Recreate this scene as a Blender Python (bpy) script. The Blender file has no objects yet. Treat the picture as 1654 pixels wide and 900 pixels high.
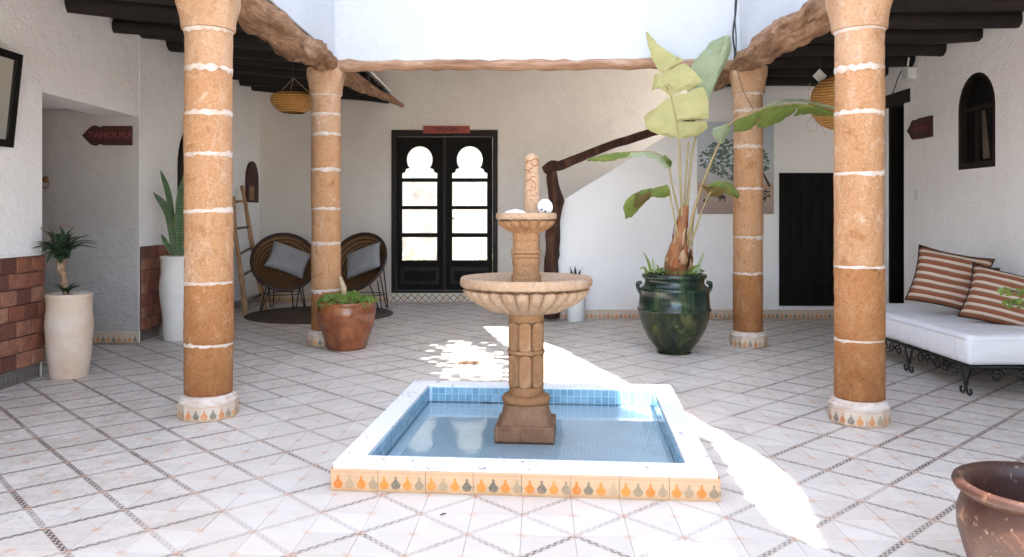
import bpy, bmesh, math, random
from mathutils import Vector, Matrix, Euler, noise
S = bpy.context.scene
COL = S.collection
R = math.radians
random.seed(7)

# ------------------------------------------------------------ camera, sky, sun, exposure
FPX, CXP, HOR, EYE = 1290.0, 827.0, 348.0, 1.22     # focal length and horizon measured on the 1654x900 photograph
cam_d = bpy.data.cameras.new("camera"); cam = bpy.data.objects.new("camera", cam_d); COL.objects.link(cam)
cam.location = (0, 0, EYE); cam.rotation_euler = (R(90), 0, 0)
cam_d.sensor_width = 36.0; cam_d.lens = 36.0*FPX/1654.0; cam_d.shift_y = -(450-HOR)/1654.0
cam_d.clip_start = 0.05; cam_d.clip_end = 500
S.camera = cam
SUN_EL = R(62.0); SUN_DIR = Vector((-0.278, 0.96, 0)).normalized()*math.cos(SUN_EL) + Vector((0, 0, -math.sin(SUN_EL)))
w = bpy.data.worlds.new("World"); S.world = w; w.use_nodes = True
nt = w.node_tree; nt.nodes.clear()
sky = nt.nodes.new("ShaderNodeTexSky"); sky.sky_type = 'NISHITA'; sky.sun_disc = False
sky.sun_elevation = SUN_EL; sky.sun_rotation = R(163.8); sky.air_density = 1.0; sky.dust_density = 1.0
bg = nt.nodes.new("ShaderNodeBackground"); bg.inputs[1].default_value = 0.15
wo = nt.nodes.new("ShaderNodeOutputWorld")
nt.links.new(sky.outputs[0], bg.inputs[0]); nt.links.new(bg.outputs[0], wo.inputs[0])
sd = bpy.data.lights.new("sun", 'SUN'); sd.energy = 3.5; sd.angle = R(0.6); sd.color = (1.0, 0.965, 0.92)
sun = bpy.data.objects.new("sun", sd); COL.objects.link(sun)
sun.rotation_euler = SUN_DIR.to_track_quat('-Z', 'Y').to_euler(); sun.location = (3, -6, 12)
S.view_settings.view_transform = 'Standard'; S.view_settings.look = 'None'
S.view_settings.exposure = 3.08; S.view_settings.gamma = 1.0
S.cycles.max_bounces = 12; S.cycles.diffuse_bounces = 10; S.cycles.transparent_max_bounces = 12
S.cycles.sample_clamp_indirect = 8.0; S.cycles.caustics_reflective = False; S.cycles.caustics_refractive = False

# ------------------------------------------------------------ measuring helpers
def at(px, py, Y): return Vector(((px-CXP)*Y/FPX, Y, EYE-(py-HOR)*Y/FPX))
def gr(px, py, z=0.0):
    Y = (EYE-z)*FPX/(py-HOR); return Vector(((px-CXP)*Y/FPX, Y, z))

# ------------------------------------------------------------ materials
class NT:
    def __init__(s, name):
        s.m = bpy.data.materials.new(name); s.m.use_nodes = True
        s.t = s.m.node_tree; s.t.nodes.clear()
        s.out = s.n("ShaderNodeOutputMaterial"); s.b = s.n("ShaderNodeBsdfPrincipled")
        s.l(s.b.outputs[0], s.out.inputs[0])
    def n(s, t, **k):
        x = s.t.nodes.new(t)
        for a, v in k.items(): setattr(x, a, v)
        return x
    def l(s, a, b): s.t.links.new(a, b)
    def set(s, inp, v):
        if hasattr(v, 'links') or isinstance(v, bpy.types.NodeSocket): s.l(v, inp)
        else: inp.default_value = v
    def math(s, op, a, b=0.0, c=0.0, clamp=False):
        x = s.n("ShaderNodeMath", operation=op); x.use_clamp = clamp
        s.set(x.inputs[0], a); s.set(x.inputs[1], b)
        if op in ('MULTIPLY_ADD', 'COMPARE', 'SMOOTH_MIN'): s.set(x.inputs[2], c)
        return x.outputs[0]
    def coord(s, kind='Object'):
        if kind == 'Position': return s.n("ShaderNodeNewGeometry").outputs['Position']
        return s.n("ShaderNodeTexCoord").outputs[kind]
    def noise(s, vec, scale, detail=4, rough=0.6, dist=0.0):
        x = s.n("ShaderNodeTexNoise"); x.inputs['Scale'].default_value = scale; x.inputs['Detail'].default_value = detail
        x.inputs['Roughness'].default_value = rough; x.inputs['Distortion'].default_value = dist
        s.l(vec, x.inputs['Vector']); return x.outputs[0]
    def ramp(s, fac, stops, interp='LINEAR'):
        x = s.n("ShaderNodeValToRGB"); e = x.color_ramp.elements; x.color_ramp.interpolation = interp
        while len(e) > len(stops): e.remove(e[-1])
        while len(e) < len(stops): e.new(0.5)
        for q, (p, c) in zip(e, stops):
            q.position = p; q.color = (c[0], c[1], c[2], 1) if not isinstance(c, (int, float)) else (c, c, c, 1)
        s.set(x.inputs[0], fac); return x.outputs[0]
    def mix(s, f, a, b, mode='MIX'):
        x = s.n("ShaderNodeMix", data_type='RGBA', blend_type=mode); s.set(x.inputs[0], f)
        s.set(x.inputs[6], c4(a) if isinstance(a, tuple) else a); s.set(x.inputs[7], c4(b) if isinstance(b, tuple) else b)
        return x.outputs[2]
    def maprange(s, v, a, b, c=0.0, d=1.0):
        x = s.n("ShaderNodeMapRange"); s.set(x.inputs[0], v)
        for i, q in enumerate((a, b, c, d)): x.inputs[i+1].default_value = q
        return x.outputs[0]
    def scale(s, vec, sc):
        x = s.n("ShaderNodeMapping"); x.inputs['Scale'].default_value = sc; s.l(vec, x.inputs['Vector']); return x.outputs[0]
    def bump(s, h, strength=0.3, dist=0.01):
        x = s.n("ShaderNodeBump"); x.inputs['Strength'].default_value = strength; x.inputs['Distance'].default_value = dist
        s.set(x.inputs['Height'], h); s.l(x.outputs[0], s.b.inputs['Normal']); return x
    def fin(s, col, rough=0.8, spec=0.4):
        s.set(s.b.inputs['Base Color'], c4(col) if isinstance(col, tuple) else col)
        s.set(s.b.inputs['Roughness'], rough); s.b.inputs['Specular IOR Level'].default_value = spec
        return s.m
def c4(c): return (c[0], c[1], c[2], 1.0)

def plain(name, c1, c2=None, scale=8, rough=0.7, bs=0.3, bscale=40, bdist=0.004, stretch=(1, 1, 1), spec=0.4, rnd=0.0, metal=0.0, coat=0.0):
    t = NT(name); v = t.coord(); vs = t.scale(v, stretch)
    c2 = c2 or tuple(x*0.7 for x in c1)
    f = t.ramp(t.noise(vs, scale, 6, 0.65), [(0.33, 0.0), (0.67, 1.0)])
    col = t.mix(f, c1, c2)
    if rnd:
        oi = t.n("ShaderNodeObjectInfo"); k = t.maprange(oi.outputs['Random'], 0, 1, 1-rnd, 1+rnd*0.5)
        h = t.n("ShaderNodeHueSaturation"); t.set(h.inputs['Value'], k); t.l(col, h.inputs['Color']); col = h.outputs[0]
    if bs: t.bump(t.noise(vs, bscale, 5, 0.6), bs, bdist)
    t.b.inputs['Metallic'].default_value = metal
    if coat: t.b.inputs['Coat Weight'].default_value = coat; t.b.inputs['Coat Roughness'].default_value = 0.12
    return t.fin(col, rough, spec)

def stucco(name, c, c2, bs=0.55):
    t = NT(name); v = t.coord('Position')
    a = t.noise(v, 1.1, 5, 0.6); b = t.noise(v, 9, 5, 0.7)
    col = t.mix(t.ramp(a, [(0.35, 0.0), (0.75, 1.0)]), c, c2)
    col = t.mix(t.ramp(b, [(0.55, 0.0), (0.8, 0.35)]), col, tuple(x*0.86 for x in c))
    # dust and splash marks close to the floor
    z = t.n("ShaderNodeSeparateXYZ"); t.l(v, z.inputs[0])
    low = t.math('MULTIPLY', t.maprange(z.outputs[2], 0.12, 0.55, 0.5, 0.0), t.noise(v, 5, 5, 0.7), clamp=True)
    col = t.mix(low, col, (0.45, 0.36, 0.28))
    n1 = t.noise(t.scale(v, (1, 1, 1.5)), 26, 6, 0.62, 0.4); n2 = t.noise(v, 6, 3, 0.5)
    t.bump(t.math('ADD', n1, t.math('MULTIPLY', n2, 1.6)), bs, 0.018)
    return t.fin(col, 0.9, 0.2)

M = {}
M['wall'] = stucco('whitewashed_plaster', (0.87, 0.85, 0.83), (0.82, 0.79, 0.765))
M['wall_back'] = stucco('shade_toned_plaster', (0.69, 0.645, 0.60), (0.61, 0.56, 0.515))  # wall plaster darkened and warmed, rear gallery shade put into its colour
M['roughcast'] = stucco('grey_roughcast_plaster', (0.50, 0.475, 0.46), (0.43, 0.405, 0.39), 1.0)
M['wall_smooth'] = stucco('smooth_white_plaster', (0.87, 0.865, 0.865), (0.82, 0.81, 0.805), 0.28)
M['wall_upper'] = stucco('skylight_toned_plaster', (0.60, 0.625, 0.66), (0.54, 0.57, 0.61), 0.5)  # white wall dimmed and blued, skylight tone put into its colour
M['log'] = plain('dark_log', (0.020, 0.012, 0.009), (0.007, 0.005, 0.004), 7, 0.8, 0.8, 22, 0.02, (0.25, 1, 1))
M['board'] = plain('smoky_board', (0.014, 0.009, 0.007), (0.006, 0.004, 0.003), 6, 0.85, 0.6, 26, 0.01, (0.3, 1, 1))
def oldwood(name, hi, lo, dark, ax):
    t = NT(name); v = t.coord(); sc = [9, 9, 9]; sc[ax] = 1.1
    vs = t.scale(v, tuple(sc)); a = t.noise(vs, 1.8, 8, 0.72, 0.6); b = t.noise(v, 3.0, 5, 0.6)
    col = t.ramp(a, [(0.30, dark), (0.46, lo), (0.64, hi), (0.8, tuple(min(1, x*1.35) for x in hi))])
    col = t.mix(t.ramp(b, [(0.45, 0.0), (0.7, 0.6)]), col, lo)
    t.bump(a, 1.0, 0.03); return t.fin(col, 0.85, 0.25)
M['beam'] = oldwood('weathered_beam', (0.50, 0.31, 0.19), (0.25, 0.13, 0.07), (0.05, 0.025, 0.015), 1)
M['beamx'] = oldwood('weathered_pole', (0.56, 0.38, 0.27), (0.36, 0.20, 0.12), (0.14, 0.07, 0.04), 0)
M['branch'] = oldwood('dark_branch', (0.13, 0.06, 0.035), (0.05, 0.022, 0.014), (0.016, 0.009, 0.007), 2)
M['ladderwood'] = oldwood('peeled_pole', (0.50, 0.31, 0.18), (0.34, 0.19, 0.10), (0.14, 0.07, 0.04), 2)
M['door'] = plain('black_painted_wood', (0.008, 0.0065, 0.006), (0.003, 0.0025, 0.002), 5, 0.6, 0.5, 18, 0.006, (6, 6, 0.5), spec=0.12)
M['doorbrown'] = plain('dark_oiled_wood', (0.016, 0.010, 0.007), (0.006, 0.004, 0.003), 5, 0.5, 0.5, 18, 0.006, (6, 6, 0.5), spec=0.2)
M['iron'] = plain('wrought_iron', (0.012, 0.012, 0.013), (0.02, 0.017, 0.015), 20, 0.45, 0.3, 60, 0.002, metal=0.4)
M['joint'] = plain('lime_mortar', (0.66, 0.58, 0.52), (0.48, 0.36, 0.28), 14, 0.9, 0.8, 45, 0.01)

def drum(name, base, pale, dark, heavy):
    t = NT(name); v = t.coord(); oi = t.n("ShaderNodeObjectInfo")
    off = t.n("ShaderNodeVectorMath", operation='ADD'); t.l(t.coord('Position'), off.inputs[0])
    cmb = t.n("ShaderNodeCombineXYZ"); t.set(cmb.inputs[2], t.math('MULTIPLY', oi.outputs['Random'], 9.0)); t.l(cmb.outputs[0], off.inputs[1])
    p = off.outputs[0]
    a = t.noise(p, 7.0, 8, 0.74, 0.5); b = t.noise(p, 30, 5, 0.7); g = t.noise(t.scale(p, (1, 1, 0.35)), 12, 6, 0.7)
    col = t.ramp(a, [(0.32, dark), (0.45, base), (0.56, base), (0.68, pale)])
    col = t.mix(t.ramp(g, [(0.52, 0.0), (0.72, heavy)]), col, pale)
    col = t.mix(t.ramp(b, [(0.60, 0.0), (0.75, 0.55)]), col, tuple(x*0.45 for x in dark))
    vor = t.n("ShaderNodeTexVoronoi"); vor.inputs['Scale'].default_value = 55; t.l(p, vor.inputs['Vector'])
    col = t.mix(t.ramp(vor.outputs['Distance'], [(0.06, 0.5), (0.14, 0.0)]), col, tuple(x*0.4 for x in dark))
    c_ = t.noise(p, 85, 4, 0.75)
    col = t.mix(t.ramp(c_, [(0.50, 0.0), (0.66, 0.55)]), col, tuple(x*0.7 for x in dark))
    col = t.mix(t.ramp(t.noise(p, 50, 4, 0.7), [(0.58, 0.0), (0.70, 0.5)]), col, pale)
    sc_ = t.n("ShaderNodeSeparateXYZ"); t.l(t.coord('Position'), sc_.inputs[0])
    damp = t.math('MULTIPLY', t.maprange(sc_.outputs[2], 0.15, 0.75, 0.75, 0.0), t.ramp(t.noise(t.scale(p, (1, 1, 0.4)), 6, 6, 0.7), [(0.35, 0.2), (0.6, 1.0)]), clamp=True)
    col = t.mix(damp, col, tuple(x*1.1 for x in dark))
    t.bump(t.math('ADD', t.math('ADD', t.math('MULTIPLY', b, 0.7), t.math('MULTIPLY', c_, 0.4)), a), 0.9, 0.014)
    return t.fin(col, 0.88, 0.2)
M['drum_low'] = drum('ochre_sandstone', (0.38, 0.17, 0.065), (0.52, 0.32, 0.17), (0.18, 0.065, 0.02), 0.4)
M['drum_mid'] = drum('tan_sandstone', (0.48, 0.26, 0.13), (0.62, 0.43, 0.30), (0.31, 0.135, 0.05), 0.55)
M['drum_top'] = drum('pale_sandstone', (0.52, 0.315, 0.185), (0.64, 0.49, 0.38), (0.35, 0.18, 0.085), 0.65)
M['fstone'] = drum('fountain_sandstone', (0.33, 0.18, 0.09), (0.42, 0.27, 0.16), (0.20, 0.09, 0.035), 0.35)
M['fstone_pale'] = drum('pale_fountain_sandstone', (0.42, 0.285, 0.185), (0.52, 0.39, 0.29), (0.30, 0.165, 0.085), 0.5)
M['fstone_dark'] = drum('wet_fountain_sandstone', (0.29, 0.165, 0.095), (0.40, 0.26, 0.16), (0.14, 0.065, 0.035), 0.3)
M['pale_motif'] = plain('carved_recess', (0.30, 0.13, 0.06), (0.22, 0.09, 0.04), 20, 0.9, 0.2)

# floor tile: diagonal chain bands between odd corners, eight-rayed star on even corners
TROT = R(-2.0); TS = 0.206; TORG = Vector((0.041, 3.252, 0))
def floor_mat():
    t = NT('cement_floor_tile'); P = t.coord('Position')
    m = t.n("ShaderNodeMapping", vector_type='TEXTURE')
    m.inputs['Location'].default_value = (TORG.x, TORG.y, 0); m.inputs['Rotation'].default_value = (0, 0, TROT); m.inputs['Scale'].default_value = (TS, TS, TS)
    t.l(P, m.inputs['Vector']); sp = t.n("ShaderNodeSeparateXYZ"); t.l(m.outputs[0], sp.inputs[0])
    u, v = t.math('ADD', sp.outputs[0], 1.0), sp.outputs[1]          # now the origin vertex sits on an odd corner
    s, d = t.math('ADD', u, v), t.math('SUBTRACT', u, v)
    def odd(q):                                                       # signed distance to nearest odd line, -1..1
        return t.math('MULTIPLY', t.math('SUBTRACT', t.math('FRACT', t.math('MULTIPLY', q, 0.5)), 0.5), 2.0)
    os_, od = odd(s), odd(d)
    def band(o, along):
        a = t.math('ABSOLUTE', o)
        inb = t.math('LESS_THAN', a, 0.090)
        edge = t.math('COMPARE', a, 0.080, 0.010)
        st = t.math('FRACT', t.math('MULTIPLY', along, 4.0))
        st2 = t.math('FRACT', t.math('ADD', t.math('MULTIPLY', along, 4.0), t.math('MULTIPLY', t.math('GREATER_THAN', o, 0.0), 0.5)))
        dash = t.math('MULTIPLY', t.math('LESS_THAN', st2, 0.55), t.math('LESS_THAN', a, 0.062))
        return inb, t.math('MAXIMUM', t.math('MULTIPLY', edge, 0.55), dash)
    i1, k1 = band(os_, d); i2, k2 = band(od, s)
    inb = t.math('MAXIMUM', i1, i2); ink = t.math('MAXIMUM', k1, k2)
    # the motif: star on even corners
    def frc(q): return t.math('SUBTRACT', t.math('FRACT', t.math('ADD', q, 0.5)), 0.5)
    fu, fv = frc(u), frc(v)
    par = t.math('COMPARE', t.math('ABSOLUTE', t.math('MODULO', t.math('ADD', t.math('ROUND', u), t.math('ROUND', v)), 2.0)), 0.0, 0.2)
    r = t.math('SQRT', t.math('ADD', t.math('MULTIPLY', fu, fu), t.math('MULTIPLY', fv, fv)))
    ang = t.math('ARCTAN2', fv, fu)
    pet = t.math('ABSOLUTE', t.math('COSINE', t.math('MULTIPLY', ang, 4.0)))
    star = t.math('MULTIPLY', t.math('LESS_THAN', r, t.math('MULTIPLY_ADD', pet, 0.075, 0.045)), par)
    ray = t.math('LESS_THAN', t.math('MULTIPLY', r, t.math('ABSOLUTE', t.math('SINE', t.math('MULTIPLY', ang, 4.0)))), 0.030)
    ray = t.math('MULTIPLY', t.math('MULTIPLY', ray, t.math('LESS_THAN', r, 0.44)), par)
    odds = t.math('MULTIPLY', t.math('LESS_THAN', r, 0.085), t.math('SUBTRACT', 1.0, par))
    # wear: the open middle of the court is bleached and trodden, the galleries keep their ink
    xy = t.n("ShaderNodeSeparateXYZ"); t.l(P, xy.inputs[0])
    side = t.maprange(t.math('ABSOLUTE', t.math('SUBTRACT', xy.outputs[0], 0.1)), 1.2, 2.3)
    back = t.maprange(xy.outputs[1], 5.6, 8.2, 0.0, 0.85)
    keep = t.math('MAXIMUM', side, back)
    wn = t.noise(P, 1.6, 5, 0.65); wn2 = t.noise(P, 11, 6, 0.7)
    cell = t.n("ShaderNodeTexWhiteNoise"); fl = t.n("ShaderNodeCombineXYZ")
    t.set(fl.inputs[0], t.math('FLOOR', u)); t.set(fl.inputs[1], t.math('FLOOR', v)); t.l(fl.outputs[0], cell.inputs['Vector'])
    rnd = cell.outputs['Value']
    pres = t.math('ADD', t.math('MULTIPLY', keep, 0.75), t.math('MULTIPLY', t.math('SUBTRACT', t.math('ADD', wn, t.math('MULTIPLY', rnd, 0.55)), 0.62), 1.6), clamp=True)
    pres = t.math('MULTIPLY_ADD', pres, 0.8, 0.2, clamp=True)
    pres = t.math('MULTIPLY', pres, t.ramp(wn2, [(0.3, 0.45), (0.55, 1.0)]), clamp=True)
    base = t.mix(rnd, (0.65, 0.605, 0.55), (0.555, 0.51, 0.455))
    warm = t.ramp(t.noise(P, 2.3, 6, 0.7), [(0.42, 0.0), (0.75, 0.75)])
    base = t.mix(warm, base, (0.60, 0.50, 0.43))
    base = t.mix(t.math('MULTIPLY', t.ramp(wn2, [(0.5, 0.0), (0.75, 0.6)]), keep), base, (0.46, 0.36, 0.29))
    base = t.mix(t.math('MULTIPLY', keep, t.ramp(t.noise(P, 26, 5, 0.75), [(0.55, 0.0), (0.66, 0.7)])), base, (0.27, 0.26, 0.29))
    base = t.mix(t.math('MULTIPLY', t.math('MULTIPLY_ADD', keep, 0.7, 0.3), t.ramp(t.noise(P, 4.2, 8, 0.78, 1.2), [(0.50, 0.0), (0.68, 0.55)])), base, (0.40, 0.32, 0.27))
    base = t.mix(t.ramp(t.noise(t.scale(P, (1, 1, 1)), 70, 3, 0.7), [(0.66, 0.0), (0.72, 0.6)]), base, (0.34, 0.28, 0.25))
    col = t.mix(t.math('MULTIPLY', inb, t.math('MULTIPLY_ADD', pres, 0.62, 0.12)), base, (0.42, 0.33, 0.27))
    col = t.mix(t.math('MULTIPLY', ink, t.math('MULTIPLY', pres, 1.15), clamp=True), col, (0.030, 0.025, 0.030))
    col = t.mix(t.math('MULTIPLY', ray, t.math('MULTIPLY', pres, 0.28)), col, (0.24, 0.23, 0.28))
    col = t.mix(t.math('MULTIPLY', star, t.math('MULTIPLY_ADD', pres, 0.5, 0.25)), col, (0.62, 0.33, 0.18))
    col = t.mix(t.math('MULTIPLY', odds, 0.5), col, (0.60, 0.34, 0.22))
    t.bump(t.noise(P, 60, 4, 0.6), 0.12, 0.003)
    return t.fin(col, t.maprange(wn2, 0.3, 0.7, 0.34, 0.62), 0.45)
M['floor'] = floor_mat()
M['grout'] = plain('floor_grout', (0.52, 0.44, 0.38), (0.36, 0.29, 0.25), 12, 0.95, 0.3)

# printed frieze of little bottles, read from UV in metres
def frieze(name, ground, strong):
    t = NT(name); uv = t.coord('UV'); sp = t.n("ShaderNodeSeparateXYZ"); t.l(uv, sp.inputs[0])
    u = t.math('DIVIDE', sp.outputs[0], 0.05); v = sp.outputs[1]
    x = t.math('MULTIPLY', t.math('SUBTRACT', t.math('FRACT', u), 0.5), 0.05)
    zc = t.math('SUBTRACT', v, 0.028)
    body = t.math('LESS_THAN', t.math('SQRT', t.math('ADD', t.math('MULTIPLY', x, x), t.math('MULTIPLY', t.math('MULTIPLY', zc, zc), 1.25))), 0.0185)
    body = t.math('MULTIPLY', body, t.math('GREATER_THAN', v, 0.012))
    neck = t.math('MULTIPLY', t.math('LESS_THAN', t.math('ABSOLUTE', x), t.math('MAXIMUM', t.math('MULTIPLY_ADD', v, -0.75, 0.046), 0.0028)), t.math('MULTIPLY', t.math('GREATER_THAN', v, 0.03), t.math('LESS_THAN', v, 0.070)))
    cap = t.math('MULTIPLY', t.math('LESS_THAN', t.math('ABSOLUTE', x), 0.006), t.math('COMPARE', v, 0.062, 0.003))
    sh = t.math('MAXIMUM', t.math('MAXIMUM', body, neck), cap)
    fl = t.math('FLOOR', u); par = t.math('GREATER_THAN', t.math('FRACT', t.math('MULTIPLY', fl, 0.5)), 0.25)
    P = t.coord('Position'); oi = t.n("ShaderNodeObjectInfo")
    wn = t.n("ShaderNodeTexWhiteNoise", noise_dimensions='2D'); cb = t.n("ShaderNodeCombineXYZ")
    t.set(cb.inputs[0], fl); t.set(cb.inputs[1], t.math('MULTIPLY', oi.outputs['Random'], 57.0)); t.l(cb.outputs[0], wn.inputs['Vector'])
    c_or = t.mix(wn.outputs['Value'], (0.50, 0.14, 0.012), (0.55, 0.21, 0.03))
    c_gr = t.mix(wn.outputs['Value'], (0.06, 0.065, 0.055), (0.38, 0.26, 0.15))
    c = t.mix(par, c_or, c_gr)
    n = t.noise(P, 9, 5, 0.7); n2 = t.noise(P, 45, 5, 0.7)
    g = t.mix(t.ramp(n, [(0.4, 0.0), (0.7, 0.6)]), ground, tuple(q*0.72 for q in ground))
    g = t.mix(t.math('MULTIPLY', t.math('COMPARE', v, 0.084, 0.0022), 0.5), g, (0.45, 0.2, 0.1))
    col = t.mix(t.math('MULTIPLY', sh, t.ramp(n2, [(0.25, 0.55*strong), (0.5, strong)]), clamp=True), g, c)
    low = t.math('MULTIPLY', t.maprange(v, 0.0, 0.025, 0.85, 0.0), t.ramp(n, [(0.3, 0.3), (0.55, 1.0)]), clamp=True)
    col = t.mix(low, col, (0.36, 0.19, 0.07))
    t.bump(n2, 0.2, 0.003); return t.fin(col, 0.42, 0.45)
M['frieze'] = frieze('bottle_frieze_tile', (0.50, 0.32, 0.18), 1.0)
M['frieze_pale'] = frieze('faded_bottle_frieze_tile', (0.55, 0.44, 0.34), 0.8)
def tri_mat():
    t = NT('zigzag_riser_tile'); uv = t.coord('UV'); sp = t.n("ShaderNodeSeparateXYZ"); t.l(uv, sp.inputs[0])
    u = t.math('PINGPONG', sp.outputs[0], 0.1); v = sp.outputs[1]
    dd = t.math('ABSOLUTE', t.math('SUBTRACT', u, v))
    dd = t.math('MINIMUM', dd, t.math('ABSOLUTE', t.math('SUBTRACT', t.math('SUBTRACT', 0.1, u), v)))
    col = t.mix(t.math('LESS_THAN', dd, 0.009), (0.64, 0.55, 0.46), (0.20, 0.14, 0.09))
    col = t.mix(t.math('MULTIPLY', t.math('LESS_THAN', t.math('ABSOLUTE', t.math('SUBTRACT', v, 0.05)), 0.012), t.math('LESS_THAN', u, 0.012)), col, (0.6, 0.3, 0.12))
    return t.fin(col, 0.5)
M['zigzag'] = tri_mat()
def brick_mat():
    t = NT('terracotta_brick'); P = t.coord('Position'); oi = t.n("ShaderNodeObjectInfo")
    a = t.noise(P, 14, 6, 0.7); b = t.noise(P, 60, 5, 0.7)
    c = t.ramp(oi.outputs['Random'], [(0.0, (0.09, 0.033, 0.025)), (0.3, (0.23, 0.075, 0.042)), (0.6, (0.30, 0.11, 0.06)), (0.85, (0.31, 0.13, 0.08)), (1.0, (0.36, 0.18, 0.11))])
    c = t.mix(t.ramp(a, [(0.35, 0.7), (0.6, 0.0)]), c, (0.10, 0.04, 0.035))
    c = t.mix(t.ramp(b, [(0.55, 0.0), (0.75, 0.4)]), c, (0.50, 0.28, 0.18))
    t.bump(t.math('ADD', a, b), 0.5, 0.006); return t.fin(c, 0.6, 0.35)
M['brick'] = brick_mat()
M['brickgrout'] = plain('dark_brick_joint', (0.10, 0.05, 0.04), (0.16, 0.09, 0.07), 10, 0.95)
def mosaic(name, c1, c2, grout, size, off=(0, 0)):
    t = NT(name); v = t.coord('UV')
    b = t.n("ShaderNodeTexBrick"); b.offset = 0; b.squash = 1; t.l(v, b.inputs['Vector'])
    b.inputs['Scale'].default_value = 1; b.inputs['Brick Width'].default_value = size; b.inputs['Row Height'].default_value = size
    b.inputs['Mortar Size'].default_value = size*0.06; b.inputs['Mortar Smooth'].default_value = 0.1
    b.inputs['Color1'].default_value = c4(c1); b.inputs['Color2'].default_value = c4(c2); b.inputs['Mortar'].default_value = c4(grout)
    n = t.noise(v, 3, 5, 0.6)
    col = t.mix(t.ramp(n, [(0.4, 0.0), (0.8, 0.5)]), b.outputs[0], tuple(q*0.6 for q in c1))
    return t.fin(col, 0.3)
M['poolfloor'] = mosaic('pool_floor_mosaic', (0.44, 0.68, 0.84), (0.54, 0.76, 0.90), (0.80, 0.87, 0.92), 0.022)
M['poolgrout'] = plain('pale_blue_grout', (0.60, 0.72, 0.78), (0.48, 0.62, 0.70), 12, 0.8)
def ptile():
    t = NT('blue_mosaic_tile'); oi = t.n("ShaderNodeObjectInfo"); P = t.coord('Position')
    c = t.ramp(oi.outputs['Random'], [(0.0, (0.12, 0.25, 0.36)), (0.5, (0.16, 0.32, 0.43)), (1.0, (0.21, 0.38, 0.49))])
    c = t.mix(t.ramp(t.noise(P, 40, 4, 0.6), [(0.4, 0.0), (0.8, 0.5)]), c, (0.25, 0.42, 0.52))
    return t.fin(c, 0.18, 0.5)
M['ptile'] = ptile()
def rim_mat():
    t = NT('chipped_white_paint'); P = t.coord('Position'); z = t.n("ShaderNodeSeparateXYZ"); t.l(P, z.inputs[0])
    n = t.noise(P, 30, 7, 0.75, 0.4); big = t.noise(P, 3.5, 3, 0.5)
    edge = t.math('MULTIPLY', t.maprange(t.math('ABSOLUTE', t.math('SUBTRACT', z.outputs[2], 0.112)), 0.0, 0.022, 1.0, 0.0), t.maprange(big, 0.45, 0.68), clamp=True)
    chip = t.math('GREATER_THAN', t.math('MULTIPLY_ADD', edge, 0.19, n), 0.683)
    blue = t.ramp(t.noise(P, 5, 5, 0.7), [(0.56, 0.0), (0.8, 0.35)])
    col = t.mix(blue, (0.80, 0.80, 0.82), (0.50, 0.64, 0.78))
    col = t.mix(t.ramp(t.noise(P, 14, 6, 0.7), [(0.55, 0.0), (0.75, 0.25)]), col, (0.55, 0.50, 0.47))
    col = t.mix(chip, col, (0.10, 0.11, 0.13))
    t.bump(t.noise(P, 25, 5, 0.6), 0.25, 0.006); return t.fin(col, 0.45, 0.4)
M['rim'] = rim_mat()
def water():
    t = NT('still_water'); t.t.nodes.remove(t.b)
    tr = t.n("ShaderNodeBsdfTransparent"); tr.inputs[0].default_value = (0.96, 0.985, 0.99, 1)
    gl = t.n("ShaderNodeBsdfGlossy"); gl.inputs['Roughness'].default_value = 0.015
    fr = t.n("ShaderNodeFresnel"); fr.inputs['IOR'].default_value = 1.42
    bp = t.n("ShaderNodeBump"); bp.inputs['Strength'].default_value = 0.10; bp.inputs['Distance'].default_value = 0.004
    t.l(t.noise(t.coord('Position'), 14, 3, 0.5), bp.inputs['Height']); t.l(bp.outputs[0], gl.inputs['Normal']); t.l(bp.outputs[0], fr.inputs['Normal'])
    mx = t.n("ShaderNodeMixShader"); t.l(fr.outputs[0], mx.inputs[0]); t.l(tr.outputs[0], mx.inputs[1]); t.l(gl.outputs[0], mx.inputs[2])
    t.l(mx.outputs[0], t.out.inputs[0]); return t.m
M['water'] = water()
def glass(name, tint, frost):
    t = NT(name); t.t.nodes.remove(t.b)
    tr = t.n("ShaderNodeBsdfTransparent"); tr.inputs[0].default_value = c4(tint)
    gl = t.n("ShaderNodeBsdfGlossy"); gl.inputs['Roughness'].default_value = 0.05
    di = t.n("ShaderNodeBsdfTranslucent"); di.inputs[0].default_value = (0.8, 0.8, 0.76, 1)
    m1 = t.n("ShaderNodeMixShader")
    if frost:
        f = t.ramp(t.noise(t.coord('Position'), 12, 5, 0.7, 1.0), [(0.4, frost*0.5), (0.6, frost)])
        t.l(f, m1.inputs[0])
    else: m1.inputs[0].default_value = 0.10
    t.l(tr.outputs[0], m1.inputs[1]); t.l(di.outputs[0], m1.inputs[2])
    m2 = t.n("ShaderNodeMixShader"); m2.inputs[0].default_value = 0.05
    t.l(m1.outputs[0], m2.inputs[1]); t.l(gl.outputs[0], m2.inputs[2]); t.l(m2.outputs[0], t.out.inputs[0]); return t.m
M['glass'] = glass('clear_pane', (0.95, 0.95, 0.93), 0)
M['glass_frost'] = glass('patterned_pane', (0.9, 0.9, 0.86), 0.6)
def added_cloth():
    t = NT('added_light_cloth'); t.t.nodes.remove(t.b)  # cloth of the added overhead sheet, turns sunlight into soft fill
    d = t.n("ShaderNodeBsdfDiffuse"); d.inputs[0].default_value = (0.50, 0.55, 0.62, 1)
    tr = t.n("ShaderNodeBsdfTranslucent"); tr.inputs[0].default_value = (0.76, 0.82, 0.90, 1)
    m = t.n("ShaderNodeMixShader"); m.inputs[0].default_value = 0.17
    t.l(d.outputs[0], m.inputs[1]); t.l(tr.outputs[0], m.inputs[2]); t.l(m.outputs[0], t.out.inputs[0]); return t.m
M['added_sheet'] = added_cloth()
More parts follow.
